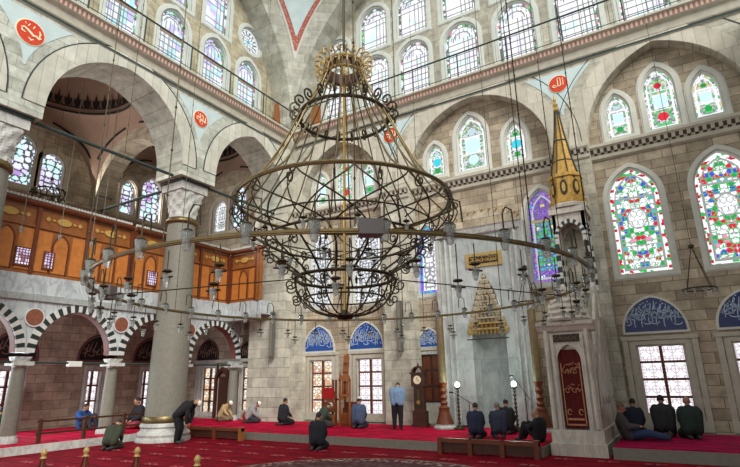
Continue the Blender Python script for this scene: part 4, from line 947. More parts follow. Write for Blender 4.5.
mb.build('spire_ribs', M['blackstone'], t)
MB().lathe([(.05,11.05),(.1,11.15),(.05,11.25),(.09,11.36),(.03,11.46),(.05,11.55),(.01,11.8)], (TX, TY, 0), 12).build('finial', M['gold'], t)

# ---- clock, candles, lamp stands, microphones
def at0(x, y, z=.27): return (x, y, z)
c = at0(-8.58, 17.45); t = thing('longcase_clock', 'tall dark wooden clock with arched hood standing by the pier', 'clock', c); X, Y, Z = c
b3 = lambda x0, x1, y0, y1, z0, z1, mb: mb.box((X+x0, Y+y0, Z+z0), (X+x1, Y+y1, Z+z1))
mb = MB(); b3(-.28, .28, -.18, .18, 0, .12, mb); b3(-.25, .25, -.15, .15, .12, .55, mb); b3(-.19, .19, -.12, .12, .55, 1.4, mb); b3(-.26, .26, -.16, .16, 1.4, 1.86, mb); b3(-.3, .3, -.19, .18, 1.84, 1.9, mb); mb.build('case', M['wooddark'], t)
Fk = lambda u, z, d=0: (X+u, Y-.16+d, Z+z)
mb = MB(); ring(mb, Fk, A(0, .18, 1.85, 1.87, .2), .0, .06, 0, .25, 10); mb.lathe([(.03,0),(.05,.05),(.01,.16)], (X, Y-.05, Z+2.08), 8)
for s in (-1, 1): mb.lathe([(.03,0),(.04,.05),(.01,.13)], (X+s*.25, Y-.05, Z+1.9), 8)
mb.build('hood_crest', M['wooddark'], t)
mb = MB(); mb.prism([(.15*math.cos(q), 1.63+.15*math.sin(q)) for q in np.linspace(0, 2*PI, 24)[:-1]], -.02, .01, Fk); dl = mb.build('dial', M['cream'], t)
mb = MB(); mb.ribbon([(0, 1.63), (.0, 1.73)], .02, Fk, -.03, -.02); mb.ribbon([(0, 1.63), (.07, 1.6)], .02, Fk, -.03, -.02); mb.build('clock_hand', M['black'], dl)
Fk2 = lambda u, z, d=0: (X+u, Y-.12+d, Z+z)
mb = MB(); mb.box((-.12, .65, -.01), (.12, 1.3, 0), 0, Fk2); gd = mb.build('glass_door', M['blackplate'], t); mb = MB(); mb.prism([(.07*math.cos(q), .85+.07*math.sin(q)) for q in np.linspace(0, 2*PI, 16)[:-1]], -.03, -.01, Fk2); mb.tube([Fk2(0, .9, -.02), Fk2(0, 1.28, -.02)], .008, 5); mb.build('pendulum', M['brass'], gd)
def candle(x, label):
    c = at0(x, 17.25); t = thing('giant_candle', label, 'candlestick', c, 'pair of giant candlesticks beside the prayer niche')
    MB().lathe([(.4,0),(.4,.06),(.34,.1),(.34,.14)], c, 28).build('foot_slab', M['marbleXY'], t, smooth=True)
    MB().lathe([(.31,.14),(.28,.24),(.2,.5),(.18,.62),(.2,.68),(.14,.72),(.1,.76)], c, 28).build('bell_base', M['woodred'], t, smooth=True)
    MB().lathe([(.09,.74),(.14,.84),(.08,.92),(.13,1.02),(.08,1.12),(.14,1.24),(.09,1.34),(.13,1.46),(.16,1.52),(.1,1.56)], c, 24).build('turned_stem', M['woodred'], t, smooth=True)
    MB().lathe([(.14,1.5),(.135,2.6),(.13,3.8),(.1,3.86),(.02,3.9)], c, 20).build('candle', M['candlewax'], t, smooth=True)
candle(-7.55, 'giant tan candle on red bell base left of the prayer niche'); candle(-4.22, 'giant tan candle on red bell base right of the prayer niche')
def lampstand(x, label):
    c = at0(x, 17.1); t = thing('lamp_stand', label, 'lamp stand', c, 'pair of lit lamp stands before the prayer niche')
    MB().lathe([(.2,0),(.2,.04),(.08,.1),(.05,.14)], c, 16).build('base', M['iron'], t, smooth=True)
    pr = [(.03,.12)]
    for k in range(9): pr += [(.028, .16+k*.13), (.06, .21+k*.13), (.028, .26+k*.13)]
    MB().lathe(pr+[(.03,1.32)], c, 12).build('turned_pole', M['iron'], t, smooth=True)
    MB().lathe([(.03,1.3),(.1,1.34),(.11,1.37),(.03,1.38)], c, 12).build('drip_pan', M['iron'], t, smooth=True)
    MB().lathe([(.01,1.36),(.06,1.39),(.085,1.45),(.06,1.52),(.01,1.55)], c, 14).build('globe', M['bulb'], t, smooth=True)
    l = bpy.data.lights.new('globe_light', 'POINT'); l.energy = 22; l.color = (.72, 1, .9); l.shadow_soft_size = .09; o = bpy.data.objects.new('globe_light', l); col.objects.link(o); o.location = (c[0], c[1]-.12, c[2]+1.47)
lampstand(-6.95, 'lit globe lamp stand left of the prayer niche'); lampstand(-4.98, 'lit globe lamp stand right of the prayer niche')
def mic(x, y, h, ang, label):
    c = (x, y, .27); t = thing('microphone_stand', label, 'microphone stand', c); mb = MB(); mb.lathe([(.13,0),(.13,.02),(.02,.04)], c, 14); mb.build('base', M['black'], t)
    MB().tube([c, (x, y, c[2]+h)], .012, 6).build('pole', M['black'], t); e = (x-math.cos(ang)*.6, y, c[2]+h+math.sin(ang)*.6); MB().tube([(x+.25*math.cos(ang), y, c[2]+h-.25*math.sin(ang)), e], .01, 6).build('boom', M['black'], t)
    MB().tube([e, (e[0]-.12, y-.02, e[2]+.0)], .028, 8).build('microphone', M['black'], t)
mic(-4.5, 16.6, 1.2, 1.0, 'tall black boom microphone right of the praying trio'); mic(-6.1, 15.9, .95, -.9+1.4, 'low black microphone stand left of the praying trio')
def lspk(x, y, z, label):
    t = thing('column_loudspeaker', label, 'loudspeaker', (x, y, z), 'slim column loudspeakers'); MB().box((x-.09, y-.1, z), (x+.09, y+.08, z+2.0)).build('housing', M['speaker'], t)
    MB().box((x-.065, y-.115, z+.06), (x+.065, y-.1, z+1.94)).build('grille', M['granite'], t); MB().box((x-.03, y+.08, z+.9), (x+.03, y+.2, z+1.1)).build('bracket', M['black'], t)
lspk(-15.7, 17.28, 2.95, 'slim grey column loudspeaker on the corner pier'); lspk(-9.5, 17.82, 2.95, 'slim grey column loudspeaker on the pier above the standing man')
# ---- preacher chair
X, Y, Z = -12.4, 17.0, .267; t = thing('preacher_chair', 'carved orange wooden preacher chair with steps and red cloth', 'pulpit chair', (X, Y, Z))
mb = MB()
for sx in (-.42, .36):
    for sy in (-.4, .34): mb.box((X+sx, Y+sy, Z), (X+sx+.08, Y+sy+.08, Z+1.75))
mb.build('corner_post', M['woodred'], t)
mb = MB(); mb.box((X-.42, Y-.4, Z+.95), (X+.44, Y+.42, Z+1.02)); mb.build('seat', M['wood'], t)
for z0, z1 in ((.05, .42), (.5, .92), (1.08, 1.3)):
    mb = MB(); mb.box((X-.36, Y-.38, Z+z0), (X+.38, Y-.34, Z+z1)); mb.box((X-.4, Y-.34, Z+z0), (X-.36, Y+.36, Z+z1)); mb.build('panel', M['wood'], t)
mb = MB()
for i in range(5): mb.tube([(X-.3+i*.15, Y-.41, Z+.52), (X-.22+i*.15, Y-.41, Z+.9)], .015, 4); mb.tube([(X-.22+i*.15, Y-.41, Z+.52), (X-.3+i*.15, Y-.41, Z+.9)], .015, 4)
mb.build('lattice', M['woodred'], t)
mb = MB(); g = [[(X-.38+.72*i/8, Y-.45+.02*math.sin(i*2+k), Z+1.02+.42*(1-k/5)) for i in range(9)] for k in range(6)]; mb.grid(g); mb.grid([[(x, y+.04, z) for x, y, z in r] for r in g]); mb.build('red_cloth', M['redcloth'], t, smooth=True)
Fy = lambda u, z, d=0: (X+u, Y+.36+d, Z+z)
mb = MB(); mb.prism([(.16, 1.0), (.34, 2.75), (.46, 2.68), (.52, 2.8), (.66, 2.66), (.5, 1.0)], 0, .06, Fy); mb.build('backrest', M['wood'], t)
mb = MB(); mb.box((.24, 1.6, -.02), (.56, 1.66, .0), 0, Fy); mb.box((.28, 2.0, -.02), (.58, 2.06, .0), 0, Fy); mb.box((.33, 2.35, -.02), (.6, 2.41, .0), 0, Fy); mb.build('backrest_rails', M['woodred'], t)
Fy2 = lambda u, z, d=0: (X+u, Y-.3+d, Z+z)
mb = MB()
for u0, u1 in ((.52, .6), (1.12, 1.2)): mb.box((u0, 0, 0), (u1, 1.75, .08), 0, Fy2)
mb.prism([(.5, 1.7), (.58, 2.02), (.7, 1.86), (.86, 2.0), (1.0, 1.8), (1.14, 1.9), (1.22, 1.7)], 0, .07, Fy2); mb.box((.55, 1.1, 0), (1.15, 1.18, .06), 0, Fy2); mb.build('stair_gate', M['wood'], t)
for i in range(4): mb = MB(); mb.box((X+.5, Y-.28+i*.16, Z+.0), (X+1.15, Y-.12+i*.16, Z+.22+i*.22)); mb.build('step', M['woodred'], t)
mb = MB()
for i in range(6): mb.tube([Fy2(.64+i*.09, .1, .03), Fy2(.64+i*.09, .5, .03)], .02, 5)
mb.build('spindles', M['wood'], t); t.scale = (.76, .85, .97); t.location.x += .3
# ---- low benches, aisle rail, stanchions
def bench(x0, x1, y, label, z=0, h=.4):
    t = thing('low_barrier', label, 'wooden barrier', (x0, y, z)); MB().box((x0, y-.05, z+h-.1), (x1, y+.12, z+h)).build('top_rail', M['woodred'], t)
    MB().box((x0+.05, y, z+.06), (x1-.05, y+.05, z+h-.1)).build('board', M['wooddark'], t)
    n = max(2, int((x1-x0)/.9)+1)
    for i in range(n): u = x0+(x1-x0-.12)*i/(n-1); MB().box((u, y-.06, z), (u+.12, y+.13, z+h+(.04 if i == n-1 else 0))).build('post', M['woodred'] if i < n-1 or x0 > -10 else M['wood'], t)
bench(-16.2, -13.5, 13.5, 'long low wooden barrier right of the tall column'); bench(-6.15, -3.45, 13.5, 'low dark wooden barrier behind the praying trio')
bench(1.35, 2.0, 14.15, 'dark wooden box end at the bottom right corner', 0, .45)
t = thing('aisle_railing', 'low brown wooden railing in front of the left aisle', 'railing', (-17.3, 8.0, .27))
for y in (8.8, 10.2, 11.6, 13.0): MB().box((-17.44, y-.05, .267), (-17.34, y+.05, .95)).build('post', M['wooddark'], t)
for z in (.5, .86): MB().box((-17.42, 8.7, z), (-17.36, 13.1, z+.06)).build('rail', M['wooddark'], t)
for i, (x, y, n) in enumerate(((-9.18, 4.77, 'leftmost'), (-8.75, 5.22, 'second from the left'), (-7.91, 5.58, 'third from the left'), (-6.22, 5.37, 'rightmost'))):
    t = thing('rope_stanchion', 'brass topped barrier post at the bottom edge, %s of four' % n, 'stanchion', (x, y, 0), 'brass topped posts along the bottom edge'); c = (x, y, 0)
    MB().lathe([(.17,0),(.17,.02),(.04,.05)], c, 18).build('base', M['bronze'], t, smooth=True); MB().lathe([(.02,.04),(.02,.84)], c, 10).build('pole', M['bronze'], t, smooth=True)
    MB().lathe([(.02,.82),(.05,.84),(.03,.87),(.045,.9),(.05,.93),(.03,.97),(.005,.985)], c, 14).build('finial', M['bronzegold'], t, smooth=True)
    for s in (-1, 1): MB().tube([(x+s*(.03+.22*q/8)*.85, y+s*(.22*q/8)*.5, .85-.6*(q/8)**.9) for q in range(9)], .018, 6).build('rope', M['velvet'], t)
# ---- round patterned carpet and motifs
t = thing('round_rug', 'round patterned carpet medallion whose rim shows at the bottom', 'rug', (CX, CY, 0)); ann = lambda r0, r1, z: [[(CX+r*math.cos(2*PI*i/96), CY+r*math.sin(2*PI*i/96), z) for i in range(96)] for r in (r0, r1)]
MB().grid([[(CX+r*math.cos(2*PI*i/96), CY+r*math.sin(2*PI*i/96), z) for i in range(96)] for r, z in ((3.62, 0), (3.6, .012), (.01, .012))], True).build('rug_field', patt('rug_dark_field', (92,70,66), (72,14,26), 5), t)
MB().grid(ann(3.1, 3.5, .016), True).build('rug_border', patt('rug_floral_border', (176,150,138), (84,26,34), 7), t)
MB().grid(ann(3.52, 3.57, .016), True).build('rug_line', M['candlewax'], t)
mb = MB(); rg = random.Random(3)
for r in range(7):
    for i in range(22):
        x, y = -17+i*1.0+(r % 2)*.5, 6.4+r*1.25
        if math.hypot(x-CX, y-CY) < 3.9 or x > 2.5 or x < -15.6: continue
        for k in range(5): a = 2*PI*k/5; mb.ribbon([(x+.05*math.cos(a), y+.03*math.sin(a)), (x+.2*math.cos(a), y+.1*math.sin(a)), (x+.26*math.cos(a), y+.12*math.sin(a))], .05, lambda u, z, d=0: (u, z, .004+d), 0, .003)
mb.build('floor_motifs', flat('faded_rose_motif', (176,92,92), .9), **S('rows of faded flower motifs woven in the central carpet', 'carpet pattern'))

# ================================================================== CHANDELIERS
def spiral(c, r, ux, uz, turns=1.4, th=.02, n=14, a0=0, sgn=1):
    """a flat iron scroll: points winding in from radius r"""
    c = Vector(c); ux = Vector(ux); uz = Vector(uz)
    return [c+(ux*math.cos(a0+sgn*2*PI*turns*i/n)+uz*math.sin(a0+sgn*2*PI*turns*i/n))*r*(1-.8*i/n) for i in range(n+1)]
HX, HY = -5.72, 8.4
ch = thing('great_chandelier', 'huge dark iron cage chandelier with a wide ring of glass lamps', 'chandelier', (HX, HY, 3.0))
H0 = Vector((HX, HY, 0))
def rad(a): return Vector((math.cos(a), math.sin(a), 0))
def circ(r, z, n=64): return [H0+rad(2*PI*i/n)*r+Vector((0, 0, z)) for i in range(n)]
def spin(o, n, skip0=True, off=0):
    """repeat a part round the chandelier's axis (its origin lies on the axis)"""
    for i in range(1, n):
        c = o.copy(); col.objects.link(c); c.parent = ch; c.rotation_euler.z = 2*PI*i/n
        for k in kids(o): d = k.copy(); col.objects.link(d); d.parent = c
mb = MB(); mb.tube(circ(4.62, 3.62, 96), .026, 6, 0, True); mb.grid([[p+Vector((0, 0, dz)) for p in circ(r, 3.6, 96)] for r, dz in ((4.64, .0), (4.64, .055), (4.6, .055), (4.6, .0), (4.64, .0))], True); mb.build('outer_ring', M['bronze'], ch, smooth=True)
for r, z, th, nm in ((2.25, 5.56, .04, 'bronze'), (1.62, 4.74, .026, 'iron'), (1.0, 3.95, .035, 'iron'), (1.0, 7.6, .04, 'iron'), (.82, 3.55, .018, 'iron'), (1.86, 5.0, .016, 'iron')):
    MB().tube(circ(r, z), th, 6, 0, True).build('hoop', M[nm], ch, smooth=True)
a = 0
v = lambda r, z, a=0: H0+rad(a)*r+Vector((0, 0, z))
def pr(t):  # upper cage profile
    pts = [(.42, 8.95), (.53, 8.5), (.74, 8.02), (1.0, 7.6), (1.24, 7.05), (1.53, 6.45), (1.88, 5.9), (2.25, 5.56)]
    q = t*(len(pts)-1); i = min(int(q), len(pts)-2); f = q-i; return (pts[i][0]*(1-f)+pts[i+1][0]*f, pts[i][1]*(1-f)+pts[i+1][1]*f)
o = MB().tube([v(*pr(i/16)) for i in range(17)], .017, 6).build('cage_bar', M['bronze'], ch, loc=None, smooth=True)
# shift origins to the axis: parts are built relative to the chandelier's base, which lies on the axis
spin(o, 24)
for sg in (1, -1):
    o = MB().tube([v(2.25+(1.62-2.25)*t+.3*math.sin(PI*t), 5.54+(4.74-5.54)*t, sg*.62*t**1.5) for t in [i/14 for i in range(15)]], .016, 6).build('crossing_arm', M['iron'], ch, smooth=True); spin(o, 14)
o = MB().tube([v(1.62+.16*math.sin(PI*t*1.5)-(.62)*t, 4.74-.79*t, .1*math.sin(PI*t)) for t in [i/14 for i in range(15)]], .02, 6)
o.tube(spiral(v(1.62, 4.45), .13, rad(0), (0, 0, 1)), .015, 5); o.tube(spiral(v(1.32, 4.2), .11, rad(0), (0, 0, 1), a0=PI), .015, 5); o = o.build('scrolled_arm', M['iron'], ch, smooth=True); spin(o, 16)
o = MB().tube([v(1.0*math.cos(t*PI/2)**.8+.04, 3.95-.75*math.sin(t*PI/2), 0) for t in [i/10 for i in range(10)]]+[v(.08, 3.2)], .016, 6)
o.tube(spiral(v(1.12, 3.8), .14, rad(0), (0, 0, 1), a0=PI/2), .015, 5); o.tube(spiral(v(1.0, 3.52), .11, rad(0), (0, 0, 1), a0=PI/2), .014, 5); o = o.build('basket_rib', M['iron'], ch, smooth=True); spin(o, 14)
o = MB().tube(spiral(v(1.09, 7.74), .15, rad(0), (0, 0, 1), 1.3, a0=-PI/2), .022, 5).build('hoop_scroll', M['iron'], ch, smooth=True); spin(o, 22)
o = MB().tube(spiral(v(2.3, 5.36), .14, rad(.0), (0, 0, 1), 1.2, a0=PI/2), .015, 5).tube([v(2.25, 5.54), v(2.36, 5.2), v(2.3, 5.05), v(2.12, 4.86), v(1.88, 4.8)], .013, 5).build('hoop_scroll', M['iron'], ch, smooth=True); spin(o, 18)
# crown
mb = MB(); mb.tube(circ(.44, 8.98, 40), .03, 6, 0, True); mb.tube(circ(.42, 8.72, 40), .03, 6, 0, True); mb.build('crown_ring', M['bronzegold'], ch, smooth=True)
mb = MB(); mb.grid([[p for p in circ(r, z, 40)] for r, z in ((.38, 8.72), (.38, 8.98))], True); mb.grid([[p for p in circ(r, z, 40)] for r, z in ((.36, 8.72), (.36, 8.98))], True); mb.build('crown_band', M['wooddark'], ch)
o = MB().tube([v(.42, 8.66), v(.54, 8.64), v(.64, 8.7), v(.65, 8.8), v(.58, 8.84), v(.55, 8.78)], .018, 6).tube([v(.44, 8.96), v(.48, 9.06), v(.57, 9.13), v(.67, 9.08), v(.66, 8.97), v(.59, 8.98)], .02, 5).build('crown_leaf', M['bronzegold'], ch, smooth=True); spin(o, 22)
MB().lathe([(.02,0),(.14,.02),(.2,.08),(.1,.14),(.05,.2)], (HX, HY, 3.12), 20).build('bottom_boss', M['iron'], ch, smooth=True)
MB().tube([(HX, HY, 3.2), (HX, HY, 9.35)], .03, 8).build('central_pole', M['brass'], ch)
MB().tube([(HX, HY, 9.3), (HX, HY, 23)], .03, 6).build('main_cable', M['iron'], ch)
for i, z in enumerate((8.8,)): 
    for k in range(4): MB().tube([(HX, HY, 9.6), v(.42, 8.98, PI/4+PI/2*k)], .012, 5).build('stay', M['iron'], ch)
# glass lamps: hook, cup
def cup(mb, c, s=1): mb.lathe([(.02*s,-.14*s),(.045*s,-.13*s),(.06*s,-.04*s),(.085*s,.1*s),(.075*s,.1*s),(.05*s,-.03*s)], c, 10); return mb
def lamp(r, z, a, drop, parent=ch, up=True):
    c = v(r, z, a); mb = MB()
    if up: mb.tube([c+Vector((0, 0, -.03)), c+rad(a)*.0+Vector((0, 0, .3)), c+rad(a+PI/2)*.06+Vector((0, 0, .4)), c+rad(a+PI/2)*.16+Vector((0, 0, .38)), c+rad(a+PI/2)*.18+Vector((0, 0, .12))], .011, 5)
    else: mb.tube([c, c+Vector((0, 0, -drop))], .008, 4); mb.tube([c+Vector((0, 0, -drop))+rad(a+PI/2)*k for k in (-.1, .1)], .012, 4)
    mb.lathe([(.04,0),(.065,.015),(.05,.035)], c+Vector((0, 0, -drop+.06)), 10)
    o = mb.build('lamp_holder', M['iron'], parent); m2 = cup(MB(), c+Vector((0, 0, -drop-.04)), 1.0 if up else .62)
    g = m2.build('glass_cup', M['glasscup'], o, smooth=True); WLOC[g.name] = WLOC[o.name]; return o
o = lamp(4.62, 3.68, 0, 0); spin(o, 36)
o = lamp(4.5, 3.58, PI/36, .34, up=False); spin(o, 36)
o = lamp(4.35, 3.6, .05, .55, up=False); spin(o, 18)
o = lamp(1.3, 4.7, 0, .5, up=False); spin(o, 10)
o = lamp(1.86, 5.0, .2, .35, up=False); spin(o, 12)
pcam = Vector((0, 0, 0))-H0; ac = math.atan2(-HY, -HX)+.065
bx = v(4.62, 3.66, ac); th_ = ac-PI/2
def Fbx(u, z, d=0): return tuple(bx+rad(ac+PI/2)*u+rad(ac)*(-d)+Vector((0, 0, z)))
MB().box((-.14, -.09, -.1), (.14, .09, .1), 0, lambda u, z, d: Fbx(u, z, d)).build('floodlight', M['greybox'], ch, label='grey box floodlight')
bx2 = v(4.66, 3.7, ac-1.62)
MB().box((-.16, -.12, -.1), (.16, .14, .1), 0, lambda u, z, d: tuple(bx2+rad(ac-1.62+PI/2)*u-rad(ac-1.62)*d+Vector((0, 0, z)))).build('floodlight', M['greybox'], ch, label='grey box floodlight')
for i in range(12):
    c = v(4.66, 3.66, 2*PI*i/12+.1); mb = MB(); mb.tube([c, c+Vector((0, 0, 18))], .009, 4)
    for k in range(26): mb.lathe([(.004,-.03),(.018,0),(.004,.03)], c+Vector((0, 0, .6+k*.62)), 5)
    mb.build('chain', M['iron'], ch)
MB().tube([v(1.0, 3.95, ac), v(4.6, 3.62, ac)], .012, 4).build('spoke', M['iron'], ch)
for k in range(1, 4): MB().tube([v(1.0, 3.95, ac+PI/2*k), v(4.6, 3.62, ac+PI/2*k)], .012, 4).build('spoke', M['iron'], ch)

def small_chandelier(x, y, z0, z1, r, label, n=10, ztop=20, basket=False):
    t = thing('small_chandelier', label, 'chandelier', (x, y, z0)); c = Vector((x, y, z0)); R_ = lambda r, z, a: (x+r*math.cos(a), y+r*math.sin(a), z)
    MB().tube([R_(r, z0+.15, 2*PI*i/28) for i in range(28)], .02, 5, 0, True).build('ring', M['iron'], t)
    MB().lathe([(.02,-.06),(.07,-.03),(.07,.03),(.02,.06)], (x, y, z1), 10).build('hub', M['iron'], t); MB().tube([(x, y, z1), (x, y, ztop)], .006, 4).build('cable', M['iron'], t)
    for k in range(4): MB().tube([(x, y, z1), R_(r, z0+.15, PI/4+k*PI/2)], .01, 4).build('stay', M['iron'], t)
    for k in range(n):
        mb = cup(MB(), R_(r, z0+.08, 2*PI*k/n), .5); mb.build('glass_cup', M['glasscup'], t, smooth=True)
    if basket:
        MB().tube([R_(r*1.0, z0+.5, 2*PI*i/28) for i in range(28)], .03, 5, 0, True).build('rim', M['iron'], t)
        for k in range(16): a = 2*PI*k/16; MB().tube([R_(r*1.05, z0+.55, a), R_(r*1.1, z0+.3, a+.2), R_(r*.8, z0+.05, a+.1), R_(.1, z0-.05, a)], .022, 5).build('rib', M['iron'], t)
    return t
small_chandelier(.53, 15.0, 3.85, 5.1, .37, 'small ring chandelier hanging before the right stained window', ztop=22)
small_chandelier(-3.72, 15.0, 3.9, 5.1, .3, 'small ring chandelier hanging left of the pulpit tower', ztop=22)
small_chandelier(-19.0, 8.7, 8.3, 9.3, .5, 'dark iron lamp basket hanging in the aisle at left', basket=True, ztop=16.3)
small_chandelier(-19.6, 15.2, 8.0, 9.0, .45, 'dark iron lamp basket behind the arch by the pier', basket=True, ztop=16.3)
for i, (x, y) in enumerate(((-17.6, 7.4), (-17.6, 8.6), (-17.6, 9.7), (-18.3, 10.4))):
    t = thing('hanging_cord', 'pale thin cord hanging inside the big left arch', 'cord', (x, y, 6.9), 'thin cords inside the big left arch'); MB().tube([(x, y, 6.9), (x, y, 14.6)], .012, 4).build('cord', M['granite'], t); cup(MB(), (x, y, 6.8), .8).build('glass_cup', M['glasscup'], t)
for i, (x, y, z) in enumerate(((-8.4, 16.0, 4.0), (-3.1, 13.0, 5.2))):
    t = thing('hanging_cord', ['beaded chain hanging in front of the prayer niche bay', 'dark beaded chain hanging beside the pulpit spire'][i], 'cord', (x, y, z)); mb = MB(); mb.tube([(x, y, z), (x, y, 22)], .014, 5)
    for k in range(40): mb.lathe([(.004,-.03),(.028,0),(.004,.03)], (x, y, z+.3+k*.42), 5)
    mb.build('chain', M['iron'], t); cup(MB(), (x, y, z-.1), 1).build('glass_cup', M['glasscup'], t)

# ================================================================== PEOPLE
def skinmat(name, c): return flat(name, c, .6, 0, .05, 20)
SK = skinmat('skin', (176,128,100)); SK2 = skinmat('tanned_skin', (150,104,80))
_cloth = {}
def cloth(c):
    if c not in _cloth: _cloth[c] = flat('cloth_%d' % len(_cloth), c, .85, 0, .14, 14, .2)
    return _cloth[c]
def capsule(mb, a, b, ra, rb=None, n=10):
    rb = ra if rb is None else rb; a, b = Vector(a), Vector(b); d = b-a; L_ = d.length
    t = d/L_ if L_ > 1e-6 else Vector((0, 0, 1)); x = t.orthogonal().normalized(); y = t.cross(x); rows = []
    for q in range(1, 5): ph = -PI/2+q*PI/8; rows.append((a+t*ra*math.sin(ph), ra*math.cos(ph)))
    for q in range(0, 4): ph = q*PI/8; rows.append((b+t*rb*math.sin(ph), rb*math.cos(ph)))
    mb.grid([[p+x*r*math.cos(2*PI*k/n)+y*r*math.sin(2*PI*k/n) for k in range(n)] for p, r in rows], True, 0, True)
def chain(mb, pts, inflate=0):
    for (a, ra), (b, rb) in zip(pts, pts[1:]): capsule(mb, a, b, ra+inflate, rb+inflate)
def ell(mb, c, rx, ry, rz, n=16, rot=None):
    c = Vector(c); rows = []
    for q in range(1, 10):
        ph = -PI/2+q*PI/10; row = [Vector((rx*math.cos(ph)*math.cos(2*PI*k/n), ry*math.cos(ph)*math.sin(2*PI*k/n), rz*math.sin(ph))) for k in range(n)]
        rows.append([c+(rot @ p if rot else p) for p in row])
    mb.grid(rows, True, 0, True)
POSE = {  # local metres, +y is where the person faces
 'kneel': dict(pel=(0,-.1,.27), ch=(0,-.03,.58), nk=(0,0,.76), hd=(0,.05,.89), sh=(.165,-.02,.7), el=(.21,.06,.45), wr=(.13,.26,.33), hip=(.1,-.08,.24), kn=(.15,.32,.1), an=(.11,-.14,.07), toe=(.09,-.3,.05)),
 'kneelbow': dict(pel=(0,-.12,.27), ch=(0,.06,.55), nk=(0,.18,.68), hd=(0,.3,.74), sh=(.165,.1,.64), el=(.2,.2,.4), wr=(.13,.34,.25), hip=(.1,-.08,.24), kn=(.15,.32,.1), an=(.11,-.14,.07), toe=(.09,-.3,.05)),
 'stand': dict(pel=(0,0,.9), ch=(0,.02,1.2), nk=(0,.1,1.38), hd=(0,.2,1.44), sh=(.17,.05,1.33), el=(.21,.1,1.08), wr=(.1,.24,1.02), hip=(.1,0,.88), kn=(.11,.02,.48), an=(.11,-.02,.08), toe=(.12,.14,.04)),
 'bow': dict(pel=(0,-.1,.88), ch=(0,.16,1.14), nk=(0,.38,1.24), hd=(0,.52,1.22), sh=(.165,.3,1.2), el=(.22,.3,.88), wr=(.14,.26,.6), hip=(.1,-.1,.86), kn=(.12,0,.46), an=(.12,-.06,.08), toe=(.13,.1,.04)),
 'legs': dict(pel=(0,-.08,.13), ch=(0,-.16,.42), nk=(0,-.18,.62), hd=(0,-.13,.76), sh=(.165,-.17,.56), el=(.25,-.02,.32), wr=(.1,.22,.32), hip=(.1,-.02,.12), kn=(.13,.42,.16), an=(.13,.84,.07), toe=(.14,.9,.18)),
 'cross': dict(pel=(0,-.06,.14), ch=(0,-.06,.46), nk=(0,-.03,.66), hd=(0,.03,.8), sh=(.165,-.05,.6), el=(.28,.06,.34), wr=(.14,.24,.24), hip=(.1,-.02,.13), kn=(.34,.26,.14), an=(.06,.3,.07), toe=(-.06,.26,.06)),
 'knees': dict(pel=(0,-.06,.14), ch=(0,-.1,.44), nk=(0,-.04,.62), hd=(0,.04,.75), sh=(.165,-.07,.57), el=(.26,.12,.4), wr=(.12,.34,.44), hip=(.1,-.02,.13), kn=(.13,.34,.46), an=(.12,.52,.07), toe=(.13,.66,.04)),
}
